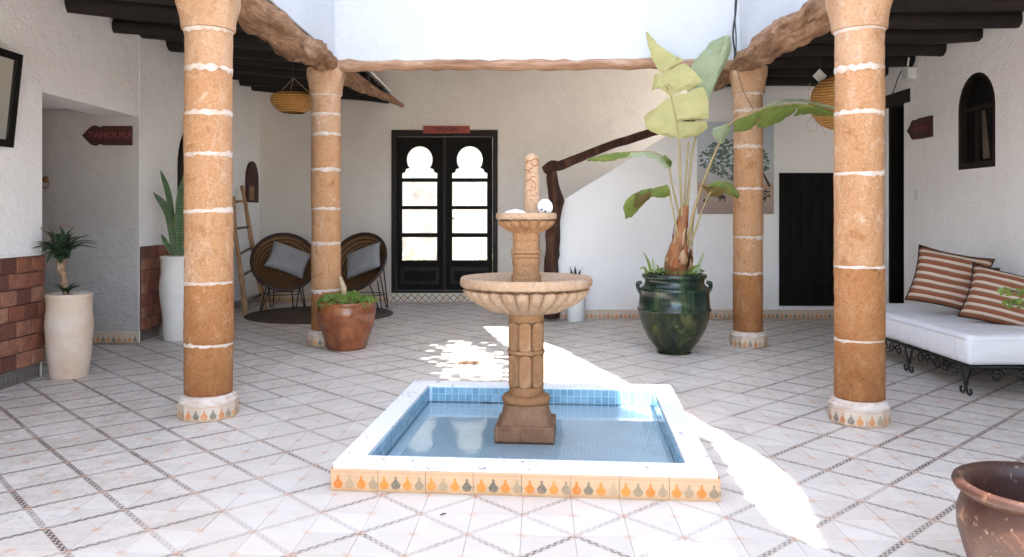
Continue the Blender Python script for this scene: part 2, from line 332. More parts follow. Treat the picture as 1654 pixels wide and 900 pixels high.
M['potwhite'] = plain('dusty_white_clay', (0.62, 0.54, 0.46), (0.54, 0.36, 0.25), 4, 0.7, 0.4, 30, 0.006, (1, 1, 0.8))
M['potwhite2'] = plain('clean_white_clay', (0.76, 0.73, 0.70), (0.68, 0.63, 0.58), 4, 0.6, 0.25, 30, 0.004)
def glaze_pot(name, c1, c2, c3, streak, rough, sc):
    t = NT(name); v = t.coord(); a = t.noise(t.scale(v, (1, 1, streak)), sc, 7, 0.7, 0.4); b = t.noise(v, 14, 6, 0.72)
    col = t.ramp(a, [(0.33, c1), (0.52, c2), (0.70, c3)])
    col = t.mix(t.ramp(b, [(0.60, 0.0), (0.72, 0.5)]), col, tuple(min(1, q*1.8+0.03) for q in c3))
    t.bump(t.math('ADD', t.math('MULTIPLY', b, 0.5), a), 0.25, 0.01)
    return t.fin(col, rough, 0.5)
M['potbrown'] = glaze_pot('brown_glazed_clay', (0.10, 0.028, 0.012), (0.22, 0.066, 0.024), (0.33, 0.12, 0.045), 1.0, 0.22, 5)
M['potgreen'] = glaze_pot('dark_green_glaze', (0.005, 0.011, 0.010), (0.009, 0.022, 0.014), (0.055, 0.085, 0.028), 0.10, 0.17, 12)
M['potgreen_low'] = glaze_pot('mossy_green_glaze', (0.007, 0.012, 0.008), (0.020, 0.028, 0.010), (0.10, 0.10, 0.03), 0.3, 0.22, 9)
def terracotta():
    t = NT('weathered_terracotta'); v = t.coord(); a = t.noise(v, 6, 6, 0.65); b = t.noise(v, 13, 6, 0.72, 0.5)
    z = t.n("ShaderNodeSeparateXYZ"); t.l(v, z.inputs[0])
    col = t.mix(t.ramp(a, [(0.35, 0.0), (0.65, 1.0)]), (0.030, 0.011, 0.007), (0.060, 0.020, 0.011))
    col = t.mix(t.ramp(b, [(0.56, 0.0), (0.68, 0.65)]), col, (0.30, 0.16, 0.085))
    col = t.mix(t.ramp(t.noise(v, 40, 5, 0.7), [(0.62, 0.0), (0.72, 0.5)]), col, (0.55, 0.42, 0.30))
    t.bump(t.math('ADD', a, b), 0.35, 0.008); return t.fin(col, 0.5, 0.45)
M['terracotta'] = terracotta()
M['soil'] = plain('dark_soil', (0.022, 0.015, 0.010), (0.045, 0.03, 0.02), 20, 0.95, 1.0, 40, 0.02)
def leafm(name, c1, c2, trans=0.35, rough=0.45, stripes=0, edge=None):
    t = NT(name); v = t.coord('UV'); P = t.coord('Position')
    a = t.noise(P, 9, 5, 0.6)
    col = t.mix(t.ramp(a, [(0.35, 0.0), (0.65, 1.0)]), c1, c2)
    if stripes:
        w_ = t.n("ShaderNodeTexWave"); w_.bands_direction = 'Y'; w_.inputs['Scale'].default_value = stripes; w_.inputs['Distortion'].default_value = 1.2; w_.inputs['Detail'].default_value = 2
        t.l(v, w_.inputs['Vector']); col = t.mix(t.math('MULTIPLY', w_.outputs[1], 0.5), col, tuple(min(1, q*1.5) for q in c2))
        t.bump(w_.outputs[1], 0.6, 0.008)
        brn = t.ramp(t.noise(P, 5, 6, 0.75), [(0.60, 0.0), (0.70, 0.7)]); col = t.mix(brn, col, (0.26, 0.17, 0.06))
    sp = t.n("ShaderNodeSeparateXYZ"); t.l(v, sp.inputs[0])
    if edge:
        e = t.math('GREATER_THAN', t.math('ABSOLUTE', t.math('SUBTRACT', sp.outputs[0], 0.5)), 0.40)
        col = t.mix(e, col, edge)
    t.fin(col, rough, 0.4)
    if trans:
        tl = t.n("ShaderNodeBsdfTranslucent"); t.l(col, tl.inputs[0]); m = t.n("ShaderNodeMixShader"); m.inputs[0].default_value = trans
        t.l(t.b.outputs[0], m.inputs[1]); t.l(tl.outputs[0], m.inputs[2]); t.l(m.outputs[0], t.out.inputs[0])
    return t.m
M['ban_pale'] = leafm('pale_yellow_green_leaf', (0.50, 0.51, 0.22), (0.62, 0.58, 0.27), 0.4, 0.4, 26)
M['ban_mint'] = leafm('pale_mint_leaf', (0.33, 0.43, 0.26), (0.43, 0.49, 0.30), 0.4, 0.4, 26)
M['ban_green'] = leafm('mid_green_leaf', (0.10, 0.17, 0.035), (0.22, 0.27, 0.06), 0.35, 0.4, 26)
M['ban_old'] = leafm('browning_leaf', (0.14, 0.16, 0.03), (0.17, 0.10, 0.03), 0.3, 0.5, 26)
M['petiole'] = plain('leaf_stalk', (0.34, 0.30, 0.13), (0.30, 0.20, 0.10), 8, 0.5, 0.2, 30, 0.003, (1, 1, 0.2))
M['pseudostem'] = plain('dry_banana_stem', (0.36, 0.16, 0.06), (0.16, 0.05, 0.02), 9, 0.6, 0.8, 20, 0.015, (1, 1, 0.25))
M['aloe'] = leafm('dark_aloe_leaf', (0.022, 0.040, 0.020), (0.035, 0.060, 0.028), 0.0, 0.4)
M['aloestem'] = plain('scaly_stem', (0.36, 0.24, 0.15), (0.13, 0.08, 0.05), 22, 0.85, 1.0, 30, 0.01)
M['snake'] = leafm('snake_plant_leaf', (0.030, 0.060, 0.028), (0.07, 0.12, 0.055), 0.0, 0.4, 12, (0.14, 0.17, 0.055))
M['succ'] = leafm('bright_succulent', (0.10, 0.19, 0.03), (0.22, 0.30, 0.06), 0.25, 0.5)
M['shrubleaf'] = leafm('shrub_leaf', (0.10, 0.17, 0.03), (0.22, 0.27, 0.06), 0.3, 0.45)
M['rattan'] = None
def rattan(name, hi, lo, ax, sc):
    t = NT(name); v = t.coord(); 
    w_ = t.n("ShaderNodeTexWave"); w_.wave_type = 'RINGS' if ax == 'R' else 'BANDS'
    if ax == 'R': w_.rings_direction = 'Z'
    else: w_.bands_direction = ax
    w_.inputs['Scale'].default_value = sc; w_.inputs['Distortion'].default_value = 1.0; w_.inputs['Detail'].default_value = 2
    t.l(v, w_.inputs['Vector']); n = t.noise(v, 30, 5, 0.7)
    col = t.mix(w_.outputs[1], lo, hi); col = t.mix(t.ramp(n, [(0.4, 0.0), (0.7, 0.6)]), col, tuple(q*0.6 for q in lo))
    t.bump(w_.outputs[1], 0.7, 0.012); return t.fin(col, 0.6, 0.35)
M['rattan'] = rattan('woven_rattan', (0.26, 0.13, 0.055), (0.09, 0.04, 0.017), 'R', 9)
M['basket'] = rattan('woven_palm_basket', (0.62, 0.33, 0.10), (0.36, 0.16, 0.04), 'Z', 14)
M['rattan_dark'] = plain('dark_cane', (0.055, 0.03, 0.02), (0.02, 0.012, 0.01), 20, 0.5, 0.4, 50, 0.004)
M['rug'] = rattan('brown_jute_rug', (0.10, 0.060, 0.035), (0.055, 0.032, 0.02), 'R', 14)
def fabric(name, c1, c2, bs=0.3):
    return plain(name, c1, c2, 5, 0.92, bs, 260, 0.002, spec=0.15)
M['cushion'] = fabric('grey_linen', (0.30, 0.30, 0.305), (0.25, 0.25, 0.255))
M['mattress'] = fabric('white_cotton', (0.78, 0.78, 0.80), (0.72, 0.72, 0.74), 0.2)
def linen():
    t = NT('creased_white_cotton'); P = t.coord('Object'); a = t.noise(t.scale(P, (1.2, 4.5, 2)), 2.2, 5, 0.55, 1.2); b = t.noise(P, 260, 2, 0.5)
    t.bump(t.math('ADD', a, t.math('MULTIPLY', b, 0.03)), 0.55, 0.03); return t.fin(t.mix(t.ramp(a, [(0.3, 0.0), (0.7, 1.0)]), (0.80, 0.79, 0.80), (0.74, 0.73, 0.74)), 0.9, 0.15)
M['mattress'] = linen()
def stripes():
    t = NT('striped_kilim'); uv = t.coord('UV'); sp = t.n("ShaderNodeSeparateXYZ"); t.l(uv, sp.inputs[0]); P = t.coord('Object')
    wob = t.math('MULTIPLY', t.math('SUBTRACT', t.noise(P, 6, 3, 0.5), 0.5), 0.035)
    f = t.math('FRACT', t.math('MULTIPLY', t.math('ADD', sp.outputs[1], wob), 7.5))
    col = t.ramp(f, [(0.0, (0.20, 0.062, 0.035)), (0.38, (0.26, 0.10, 0.05)), (0.40, (0.16, 0.075, 0.05)), (0.52, (0.22, 0.13, 0.085)), (0.54, (0.46, 0.35, 0.27)), (0.88, (0.55, 0.44, 0.36)), (0.90, (0.30, 0.17, 0.10)), (1.0, (0.20, 0.062, 0.035))])
    cr = t.noise(t.scale(P, (1, 1, 2.5)), 7, 4, 0.6, 0.8); t.bump(t.math('ADD', t.noise(P, 200, 3, 0.6), t.math('MULTIPLY', cr, 6.0)), 0.45, 0.004); return t.fin(col, 0.95, 0.1)
M['kilim'] = stripes()
M['darkcloth'] = fabric('dark_brown_cloth', (0.035, 0.028, 0.025), (0.02, 0.016, 0.014))
M['signdark'] = plain('maroon_painted_wood', (0.060, 0.014, 0.012), (0.030, 0.008, 0.008), 5, 0.6, 0.3, 30, 0.004, (1, 1, 6))
M['signred'] = plain('brick_red_painted_wood', (0.30, 0.050, 0.032), (0.22, 0.035, 0.025), 8, 0.55, 0.3, 30, 0.004, (1, 1, 6))
M['signletter'] = plain('faint_red_lettering', (0.24, 0.055, 0.045), (0.13, 0.03, 0.025), 14, 0.6, 0)
M['blackletter'] = plain('dark_lettering', (0.045, 0.012, 0.010), (0.03, 0.01, 0.01), 14, 0.6, 0)
M['brass'] = plain('old_brass', (0.40, 0.20, 0.09), (0.22, 0.11, 0.05), 20, 0.4, 0.2, metal=0.7)
M['whiteplastic'] = plain('white_plastic', (0.72, 0.72, 0.70), (0.62, 0.62, 0.60), 8, 0.4, 0)
M['shell'] = plain('white_stone', (0.82, 0.82, 0.83), (0.74, 0.74, 0.76), 8, 0.5, 0.4, 25, 0.01)
M['cable'] = plain('grey_black_cable', (0.03, 0.035, 0.045), (0.02, 0.02, 0.025), 10, 0.5, 0)
M['raffia'] = plain('raffia_string', (0.52, 0.40, 0.26), (0.40, 0.30, 0.18), 10, 0.8, 0)
M['rust'] = plain('rusty_grate', (0.30, 0.16, 0.09), (0.10, 0.05, 0.03), 30, 0.6, 0.4, metal=0.3)
M['sand'] = plain('dusty_ground', (0.62, 0.54, 0.42), (0.52, 0.45, 0.33), 0.6, 0.95, 0.6, 4, 0.05)
M['gardenwall'] = plain('limewashed_garden_wall', (0.26, 0.235, 0.21), (0.085, 0.072, 0.06), 1.6, 0.95, 0.4, 6, 0.03)
M['gardenleaf'] = leafm('dusty_garden_leaf', (0.30, 0.30, 0.18), (0.42, 0.38, 0.26), 0.3, 0.7)
M['bark'] = plain('grey_bark', (0.16, 0.12, 0.09), (0.08, 0.06, 0.045), 8, 0.9, 0.8, 14, 0.03)
def mirror_mat():
    t = NT('old_mirror_glass'); t.b.inputs['Metallic'].default_value = 0.9
    return t.fin((0.45, 0.45, 0.42), 0.08)
M['mirror'] = mirror_mat()

# ------------------------------------------------------------ object helpers
def link(o, parent=None):
    COL.objects.link(o)
    if parent is not None: o.parent = parent
    return o
def obj(name, bm, mat, parent=None, smooth=False, loc=None, rot=None, angle=None):
    me = bpy.data.meshes.new(name)
    bmesh.ops.recalc_face_normals(bm, faces=bm.faces)
    bm.to_mesh(me); bm.free()
    for m_ in (mat if isinstance(mat, (list, tuple)) else [mat]): me.materials.append(m_)
    if smooth:
        for p in me.polygons: p.use_smooth = True
        if angle is not None: me.set_sharp_from_angle(angle=R(angle))
    o = bpy.data.objects.new(name, me)
    if loc is not None: o.location = loc
    if rot is not None: o.rotation_euler = rot
    return link(o, parent)
def tag(o, label, cat, group=None, kind=None):
    if label: o['label'] = label
    if cat: o['category'] = cat
    if group: o['group'] = group
    if kind: o['kind'] = kind
    return o
def thing(name, label, cat, loc=(0, 0, 0), rz=0.0, group=None):
    o = bpy.data.objects.new(name, None); o.empty_display_size = 0.1; o.location = loc; o.rotation_euler = (0, 0, rz)
    COL.objects.link(o); return tag(o, label, cat, group)
def inst(src, parent, loc=None, rot=None, scale=None):
    c = src.copy(); COL.objects.link(c); c.parent = parent
    if loc is not None: c.location = loc
    if rot is not None: c.rotation_euler = rot
    if scale is not None: c.scale = scale
    return c
def BM(): return bmesh.new()
def box(bm, a, b, mi=0, bev=0.0):
    x0, y0, z0 = (min(a[i], b[i]) for i in range(3)); x1, y1, z1 = (max(a[i], b[i]) for i in range(3))
    vs = [bm.verts.new(p) for p in ((x0, y0, z0), (x1, y0, z0), (x1, y1, z0), (x0, y1, z0), (x0, y0, z1), (x1, y0, z1), (x1, y1, z1), (x0, y1, z1))]
    fs = [bm.faces.new([vs[i] for i in q]) for q in ((0, 3, 2, 1), (4, 5, 6, 7), (0, 1, 5, 4), (1, 2, 6, 5), (2, 3, 7, 6), (3, 0, 4, 7))]
    for f in fs: f.material_index = mi
    if bev:
        es = list({e for f in fs for e in f.edges})
        bmesh.ops.bevel(bm, geom=es, offset=bev, segments=2, affect='EDGES', profile=0.5)
    return fs
def lathe(bm, prof, seg=48, mi=0, cap=True, fn=None, uvscale=None):
    rings = []
    for (r, z) in prof:
        ring = []
        for k in range(seg):
            a = 2*math.pi*k/seg; rr = r*(fn(a, z) if fn else 1.0)
            ring.append(bm.verts.new((rr*math.cos(a), rr*math.sin(a), z)))
        rings.append(ring)
    uvl = bm.loops.layers.uv.verify()
    for i in range(len(rings)-1):
        for k in range(seg):
            f = bm.faces.new((rings[i][k], rings[i][(k+1) % seg], rings[i+1][(k+1) % seg], rings[i+1][k])); f.material_index = mi
            R0 = uvscale or prof[i][0]
            us = [2*math.pi*k/seg*R0, 2*math.pi*(k+1)/seg*R0]
            for lp, uv in zip(f.loops, ((us[0], prof[i][1]), (us[1], prof[i][1]), (us[1], prof[i+1][1]), (us[0], prof[i+1][1]))): lp[uvl].uv = uv
    if cap:
        if prof[0][0] > 1e-4: bm.faces.new(list(reversed(rings[0]))).material_index = mi
        if prof[-1][0] > 1e-4: bm.faces.new(rings[-1]).material_index = mi
def catmull(pts, n=8):
    pts = [Vector(p) for p in pts]; P = [pts[0]*2-pts[1]] + pts + [pts[-1]*2-pts[-2]]; out = []
    for i in range(1, len(P)-2):
        for k in range(n):
            t = k/n; a, b, c, d = P[i-1], P[i], P[i+1], P[i+2]
            out.append(0.5*((2*b)+(c-a)*t+(2*a-5*b+4*c-d)*t*t+(3*b-a-3*c+d)*t*t*t))
    out.append(pts[-1]); return out
def tube(bm, pts, rad, seg=10, mi=0, rough=0.0, seed=0, flat=1.0, closed=False):
    pts = [Vector(p) for p in pts]; n = len(pts)
    rads = rad if isinstance(rad, (list, tuple)) else [rad]*n
    if len(rads) != n: rads = [rads[min(len(rads)-1, int(i*(len(rads)-1)/(n-1)))]*(1-((i*(len(rads)-1)/(n-1)) % 1))+rads[min(len(rads)-1, int(i*(len(rads)-1)/(n-1))+1)]*((i*(len(rads)-1)/(n-1)) % 1) for i in range(n)]
    up = Vector((0, 0, 1)); rings = []; prev = None
    for i, p in enumerate(pts):
        if closed: t = (pts[(i+1) % n]-pts[(i-1) % n]).normalized()
        else: t = (pts[min(i+1, n-1)]-pts[max(i-1, 0)]).normalized()
        if prev is None:
            s = t.cross(up); s = t.cross(Vector((1, 0, 0))) if s.length < 0.1 else s
            s.normalize()
        else:
            s = prev-t*prev.dot(t); s.normalize()
        prev = s; u = s.cross(t)
        ring = []
        for k in range(seg):
            a = 2*math.pi*k/seg; r = rads[i]
            if rough: r *= 1+rough*noise.noise(Vector((math.cos(a)*1.3+seed, math.sin(a)*1.3, p.length*2.5+seed))) + rough*0.6*noise.noise(Vector((math.cos(a)*4+seed, math.sin(a)*4, p.length*9)))
            ring.append(bm.verts.new(p+s*math.cos(a)*r+u*math.sin(a)*r*flat))
        rings.append(ring)
    for i in range(n-1 if not closed else n):
        for k in range(seg):
            bm.faces.new((rings[i][k], rings[i][(k+1) % seg], rings[(i+1) % n][(k+1) % seg], rings[(i+1) % n][k])).material_index = mi
    if not closed:
        bm.faces.new(list(reversed(rings[0]))).material_index = mi; bm.faces.new(rings[-1]).material_index = mi
def plate(bm, outer, holes, depth, M4, mi=0):
    """flat polygon with holes in local XZ, extruded +Y by depth, placed by matrix M4"""
    nb = bmesh.new(); es = []
    for loop in [outer]+list(holes):
        vs = [nb.verts.new((p[0], 0, p[1])) for p in loop]
        for i in range(len(vs)): es.append(nb.edges.new((vs[i], vs[(i+1) % len(vs)])))
    bmesh.ops.triangle_fill(nb, edges=es, use_beauty=True, use_dissolve=False, normal=(0, -1, 0))
    r = bmesh.ops.extrude_face_region(nb, geom=list(nb.faces))
    bmesh.ops.translate(nb, vec=(0, depth, 0), verts=[g for g in r['geom'] if isinstance(g, bmesh.types.BMVert)])
    bmesh.ops.transform(nb, matrix=M4, verts=nb.verts)
    mp = {v: bm.verts.new(v.co) for v in nb.verts}
    for f in nb.faces:
        try: bm.faces.new([mp[v] for v in f.verts]).material_index = mi
        except ValueError: pass
    nb.free()
I4 = Matrix.Identity(4)
def side_right(x):   # local X -> -Y world (nearer = larger X), facing -X
    return Matrix(((0, 1, 0, x), (-1, 0, 0, 0), (0, 0, 1, 0), (0, 0, 0, 1)))
def text(name, s, size, mat, parent, loc, rot, depth=0.002, sx=1.0):
    cu = bpy.data.curves.new('lettering', 'FONT'); cu.body = s; cu.size = size; cu.extrude = depth; cu.align_x = 'CENTER'; cu.align_y = 'CENTER'; cu.resolution_u = 3
    o = bpy.data.objects.new('tmp', cu); me = bpy.data.meshes.new_from_object(o); bpy.data.objects.remove(o)
    me.materials.clear(); me.materials.append(mat)
    t = bpy.data.objects.new(name, me); t.location = loc; t.rotation_euler = rot; t.scale = (sx, 1, 1); return link(t, parent)
def uvquad(bm, pts, uvs, mi=0):
    uvl = bm.loops.layers.uv.verify(); f = bm.faces.new([bm.verts.new(p) for p in pts]); f.material_index = mi
    for lp, uv in zip(f.loops, uvs): lp[uvl].uv = uv
    return f
def uvbox(bm, L, T, H, front_v0=0.0, u0=0.0, bev=0.0):
    """tile slab: x 0..L, y 0..-T (face toward -y), z 0..H, uv = metres on the front"""
    fs = box(bm, (0, -T, 0), (L, 0, H), bev=bev); uvl = bm.loops.layers.uv.verify()
    for f in bm.faces:
        for lp in f.loops: lp[uvl].uv = (lp.vert.co.x+u0, lp.vert.co.z+front_v0)

# ============================================================ THE LARGE STRUCTURE
LX, RX, BY, SY = -3.57, 4.0, 11.3, 9.42       # left wall, right wall, door wall, stair wall
FY = -3.6                                      # wall behind the camera
H = 3.3
# --- pool frame (needed to leave the floor open there)
PROT = R(-4.75); PC = Vector((0.115, 4.36, 0)); PW, PD, PIN, PRIM = 1.69, 1.78, 0.125, 0.122
PM = Matrix.Translation(PC) @ Matrix.Rotation(PROT, 4, 'Z'); PMi = PM.inverted()

# --- floor
bm = BM()
box(bm, (-7.0, FY-0.2, -0.40), (RX+0.6, BY+0.3, -0.2))
# ring of slab round the pool pit
pts = [PM @ Vector((sx*(PW/2-0.05), sy*(PD/2-0.05), 0)) for sx, sy in ((-1, -1), (1, -1), (1, 1), (-1, 1))]
plate(bm, [(-7.0, FY-0.2), (RX+0.6, FY-0.2), (RX+0.6, BY+0.3), (-7.0, BY+0.3)], [[(p.x, p.y) for p in pts]], 0.19,
      Matrix(((1, 0, 0, 0), (0, 0, 1, 0), (0, -1, 0, -0.006), (0, 0, 0, 1))))
floor = obj('floor', bm, M['grout']); floor['kind'] = 'structure'
floor['label'] = 'courtyard floor of patterned cement tiles laid in rows'
tb = BM(); g = 0.0008; hh = TS/2-g
box(tb, (-hh, -hh, -0.006), (hh, hh, 0.0))
bmesh.ops.delete(tb, geom=[f for f in tb.faces if abs(f.normal.z+1) < 0.01], context='FACES_ONLY')
tb.normal_update()
clipped = []; cands = []
ca, sa = math.cos(TROT), math.sin(TROT)
for i in range(-60, 60):
    for j in range(-60, 80):
        lx, ly = (i+0.5)*TS, (j+0.5)*TS
        x = TORG.x+lx*ca-ly*sa; y = TORG.y+lx*sa+ly*ca
        if x < LX-3.2 or x > RX-0.0 or y < FY or y > BY: continue
        if x < LX+0.08 and not (6.1 < y < 7.6): continue
        if y > SY-0.0 and x > 0.6: continue
        q = PMi @ Vector((x, y, 0))
        c4_ = [PMi @ Vector((x+dx*ca-dy*sa, y+dx*sa+dy*ca, 0)) for dx, dy in ((-hh, -hh), (hh, -hh), (hh, hh), (-hh, hh))]
        lim_x, lim_y = PW/2-0.05, PD/2-0.05
        if all(abs(p.x) < lim_x and abs(p.y) < lim_y for p in c4_): continue
        if any(abs(p.x) < lim_x and abs(p.y) < lim_y for p in c4_):
            clipped.append((x, y)); continue
        px = CXP+x*FPX/max(y, 0.1); py = HOR+EYE*FPX/max(y, 0.1)
        seen = y > 2.7 and -20 < px < 1674 and py < 925
        if seen and ((q.x > -0.75 and abs(q.x) < 0.75 and 0 < q.y < 1.1)): seen = True
        hid = (1000 < px < 1160 and 520 > py > 440) or (px < 220 and y > 7.6)
        cands.append((0 if (seen and not hid) else 1, y, x))
cands.sort()
stuff = BM(); tile0 = None
for n, (k, y, x) in enumerate(cands):
    dz = random.uniform(-0.0008, 0.0006)
    tl = (random.gauss(0, 0.0035), random.gauss(0, 0.0035))
    if n < 300:
        if tile0 is None:
            tile0 = obj('tile', tb.copy(), M['floor'], floor, loc=(x, y, dz), rot=(tl[0]*0.3, tl[1]*0.3, TROT)); t_ = tile0
        else: inst(tile0, floor, (x, y, dz), (tl[0]*0.3, tl[1]*0.3, TROT))
    else:
        m4 = Matrix.Translation((x, y, dz)) @ Euler((tl[0]*0.3, tl[1]*0.3, TROT)).to_matrix().to_4x4()
        vs = [stuff.verts.new(m4 @ Vector(p)) for p in ((-hh, -hh, 0), (hh, -hh, 0), (hh, hh, 0), (-hh, hh, 0), (-hh, -hh, -.006), (hh, -hh, -.006), (hh, hh, -.006), (-hh, hh, -.006))]
        for q in ((0, 1, 2, 3), (4, 5, 1, 0), (5, 6, 2, 1), (6, 7, 3, 2), (7, 4, 0, 3)): stuff.faces.new([vs[i] for i in q])
o = obj('tile_field', stuff, M['floor'], floor); o['kind'] = 'stuff'
for (x, y) in clipped:
    b = tb.copy(); bmesh.ops.transform(b, matrix=PMi @ Matrix.Translation((x, y, 0)) @ Matrix.Rotation(TROT, 4, 'Z'), verts=b.verts)
    c = sum((v.co for v in b.verts), Vector())/len(b.verts); sx, sy = (1 if c.x > 0 else -1), (1 if c.y > 0 else -1)
    b1, b2 = b, b.copy()
    bmesh.ops.bisect_plane(b1, geom=b1.verts[:]+b1.edges[:]+b1.faces[:], plane_co=(sx*lim_x, 0, 0), plane_no=(sx, 0, 0), clear_inner=True)
    bmesh.ops.bisect_plane(b2, geom=b2.verts[:]+b2.edges[:]+b2.faces[:], plane_co=(sx*lim_x, 0, 0), plane_no=(sx, 0, 0), clear_outer=True)
    bmesh.ops.bisect_plane(b2, geom=b2.verts[:]+b2.edges[:]+b2.faces[:], plane_co=(0, sy*lim_y, 0), plane_no=(0, sy, 0), clear_inner=True)
    nb = BM()
    for bb in (b1, b2):
        mp = {v: nb.verts.new(PM @ v.co) for v in bb.verts}
        for f in bb.faces: nb.faces.new([mp[v] for v in f.verts])
        bb.free()
    if nb.faces: obj('cut_tile', nb, M['floor'], floor)
    else: nb.free()

# --- ground outside
bm = BM()
plate(bm, [(-260, -260), (260, -260), (260, 260), (-260, 260)], [[(-7.1, FY-0.1), (RX+0.5, FY-0.1), (RX+0.5, BY+0.25), (-7.1, BY+0.25)]], 0.05, Matrix(((1, 0, 0, 0), (0, 0, 1, 0), (0, -1, 0, -0.02), (0, 0, 0, 1))))
gnd = obj('ground', bm, M['sand']); gnd['kind'] = 'structure'

def wallobj(name, label, parts, mat='wall', bev=0.012):
    bm = BM()
    for p in parts:
        if callable(p): p(bm)
        else: box(bm, p[0], p[1], bev=bev)
    o = obj(name, bm, M[mat]); return tag(o, label, 'wall')
# left wall with passage opening and dark arched door
wl = wallobj('left_wall', 'rough white plastered wall on the left with an open passage and brick wainscot', [
    ((LX-0.35, FY, -0.02), (LX, 6.07, H)), ((LX-0.35, 6.05, 2.16), (LX-0.002, 7.639, H)), ((LX-0.35, 7.641, 2.16), (LX-0.003, 7.665, H)),
    ((LX-0.35, 7.66, -0.02), (LX, BY+0.1, H)), ((-7.0, 7.66, -0.02), (LX-0.352, 8.0, H)),
    ((-7.0, 5.72, -0.02), (LX-0.33, 6.07, H)), ((-7.0, 6.0, 2.24), (LX-0.33, 7.7, 2.4)), ((-7.2, 5.7, -0.02), (-6.98, 8.0, H))], bev=0.0025)
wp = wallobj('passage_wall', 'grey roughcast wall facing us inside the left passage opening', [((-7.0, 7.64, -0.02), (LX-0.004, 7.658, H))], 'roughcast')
# door wall (back)
DX0, DX1, DZ0, DZ1 = -1.705, -0.205, 0.125, 2.425
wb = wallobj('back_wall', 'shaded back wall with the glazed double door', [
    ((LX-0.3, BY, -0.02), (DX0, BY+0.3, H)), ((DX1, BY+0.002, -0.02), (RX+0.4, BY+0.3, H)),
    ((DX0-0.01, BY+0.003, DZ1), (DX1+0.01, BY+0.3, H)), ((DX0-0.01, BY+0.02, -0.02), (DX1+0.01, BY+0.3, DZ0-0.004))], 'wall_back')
# stair flank and full height wall
def flank(bm):
    plate(bm, [(0.50, -0.02), (2.12, -0.02), (2.12, 2.34), (1.30, 1.83), (0.60, 1.40), (0.50, 1.33)], [], 0.22, Matrix.Translation((0, SY, 0)))
ws = wallobj('stair_wall', 'bright white staircase wall whose top slants up behind the banana plant', [flank], 'wall_smooth')
wr2 = wallobj('corner_wall', 'white wall beyond the right columns holding the painting and the low black door', [
    ((2.115, SY+0.002, -0.02), (RX+0.3, SY+0.222, H))], 'wall_smooth')
# stairs behind the flank
bm = BM()
for k in range(9):
    box(bm, (0.62+k*0.165, SY+0.225, 0.0), (0.62+(k+1)*0.165+0.003, BY-0.01, 0.19*(k+1)))
tag(obj('stair_flight', bm, M['wall_smooth']), 'plastered stair flight climbing behind the slanting wall', 'stairs')
# right wall with arched window niche and dark doorway
WY0, WY1, WZ0, WZ1 = 6.61, 7.15, 1.625, 2.45
def arch(cx, hw, z0, zt, n=14, pointed=0.0):
    r = hw; zc = zt-r*1.12
    pts = [(cx-hw, z0), (cx+hw, z0)]
    for k in range(n+1):
        a = math.pi*k/n; pts.append((cx+hw*math.cos(a), zc+r*1.12*math.sin(a)))
    return pts
def rwall(bm):
    # local X = -Y
    holes = [arch(-(WY0+WY1)/2, (WY1-WY0)/2, WZ0, WZ1)]
    plate(bm, [(-8.15, -0.02), (-FY, -0.02), (-FY, H), (-8.15, H)], holes, 0.3, side_right(RX))
wr = wallobj('right_wall', 'rough white wall on the right with the dark arched window', [rwall,
    ((RX+0.001, 8.145, 2.42), (RX+0.3, 8.52, H)), ((RX, 8.50, -0.02), (RX+0.3, SY+0.01, H)),
    ((RX+0.29, 8.10, -0.02), (RX+0.9, 8.14, H)), ((RX+0.29, 8.53, -0.02), (RX+0.9, 8.6, H)), ((RX+0.9, 8.0, -0.02), (RX+1.0, 8.7, H))])

# upper storey walls above the beams (open to sky above the added canvas)
CX0, CX1, CY0, CY1 = -1.66, 2.13, -2.2, 7.47
UZ = 4.9
tag(obj('upper_wall', (lambda b: (box(b, (CX0-0.24, CY1, 2.655), (CX1+0.24, CY1+0.26, UZ), bev=0.01), b)[1])(BM()), M['wall_upper']),
    'bright white upper storey wall resting on the far pale cross pole', 'wall', 'upper walls round the open court')
tag(obj('upper_wall', (lambda b: (box(b, (CX0-0.24, CY0, 2.70), (CX0, CY1-0.002, UZ), bev=0.01), b)[1])(BM()), M['wall_upper']),
    'bright white upper wall above the gnarled left beam', 'wall', 'upper walls round the open court')
tag(obj('upper_wall', (lambda b: (box(b, (CX1, CY0, 2.70), (CX1+0.24, CY1-0.002, UZ), bev=0.01), b)[1])(BM()), M['wall_upper']),
    'bright white upper wall above the gnarled right beam', 'wall', 'upper walls round the open court')

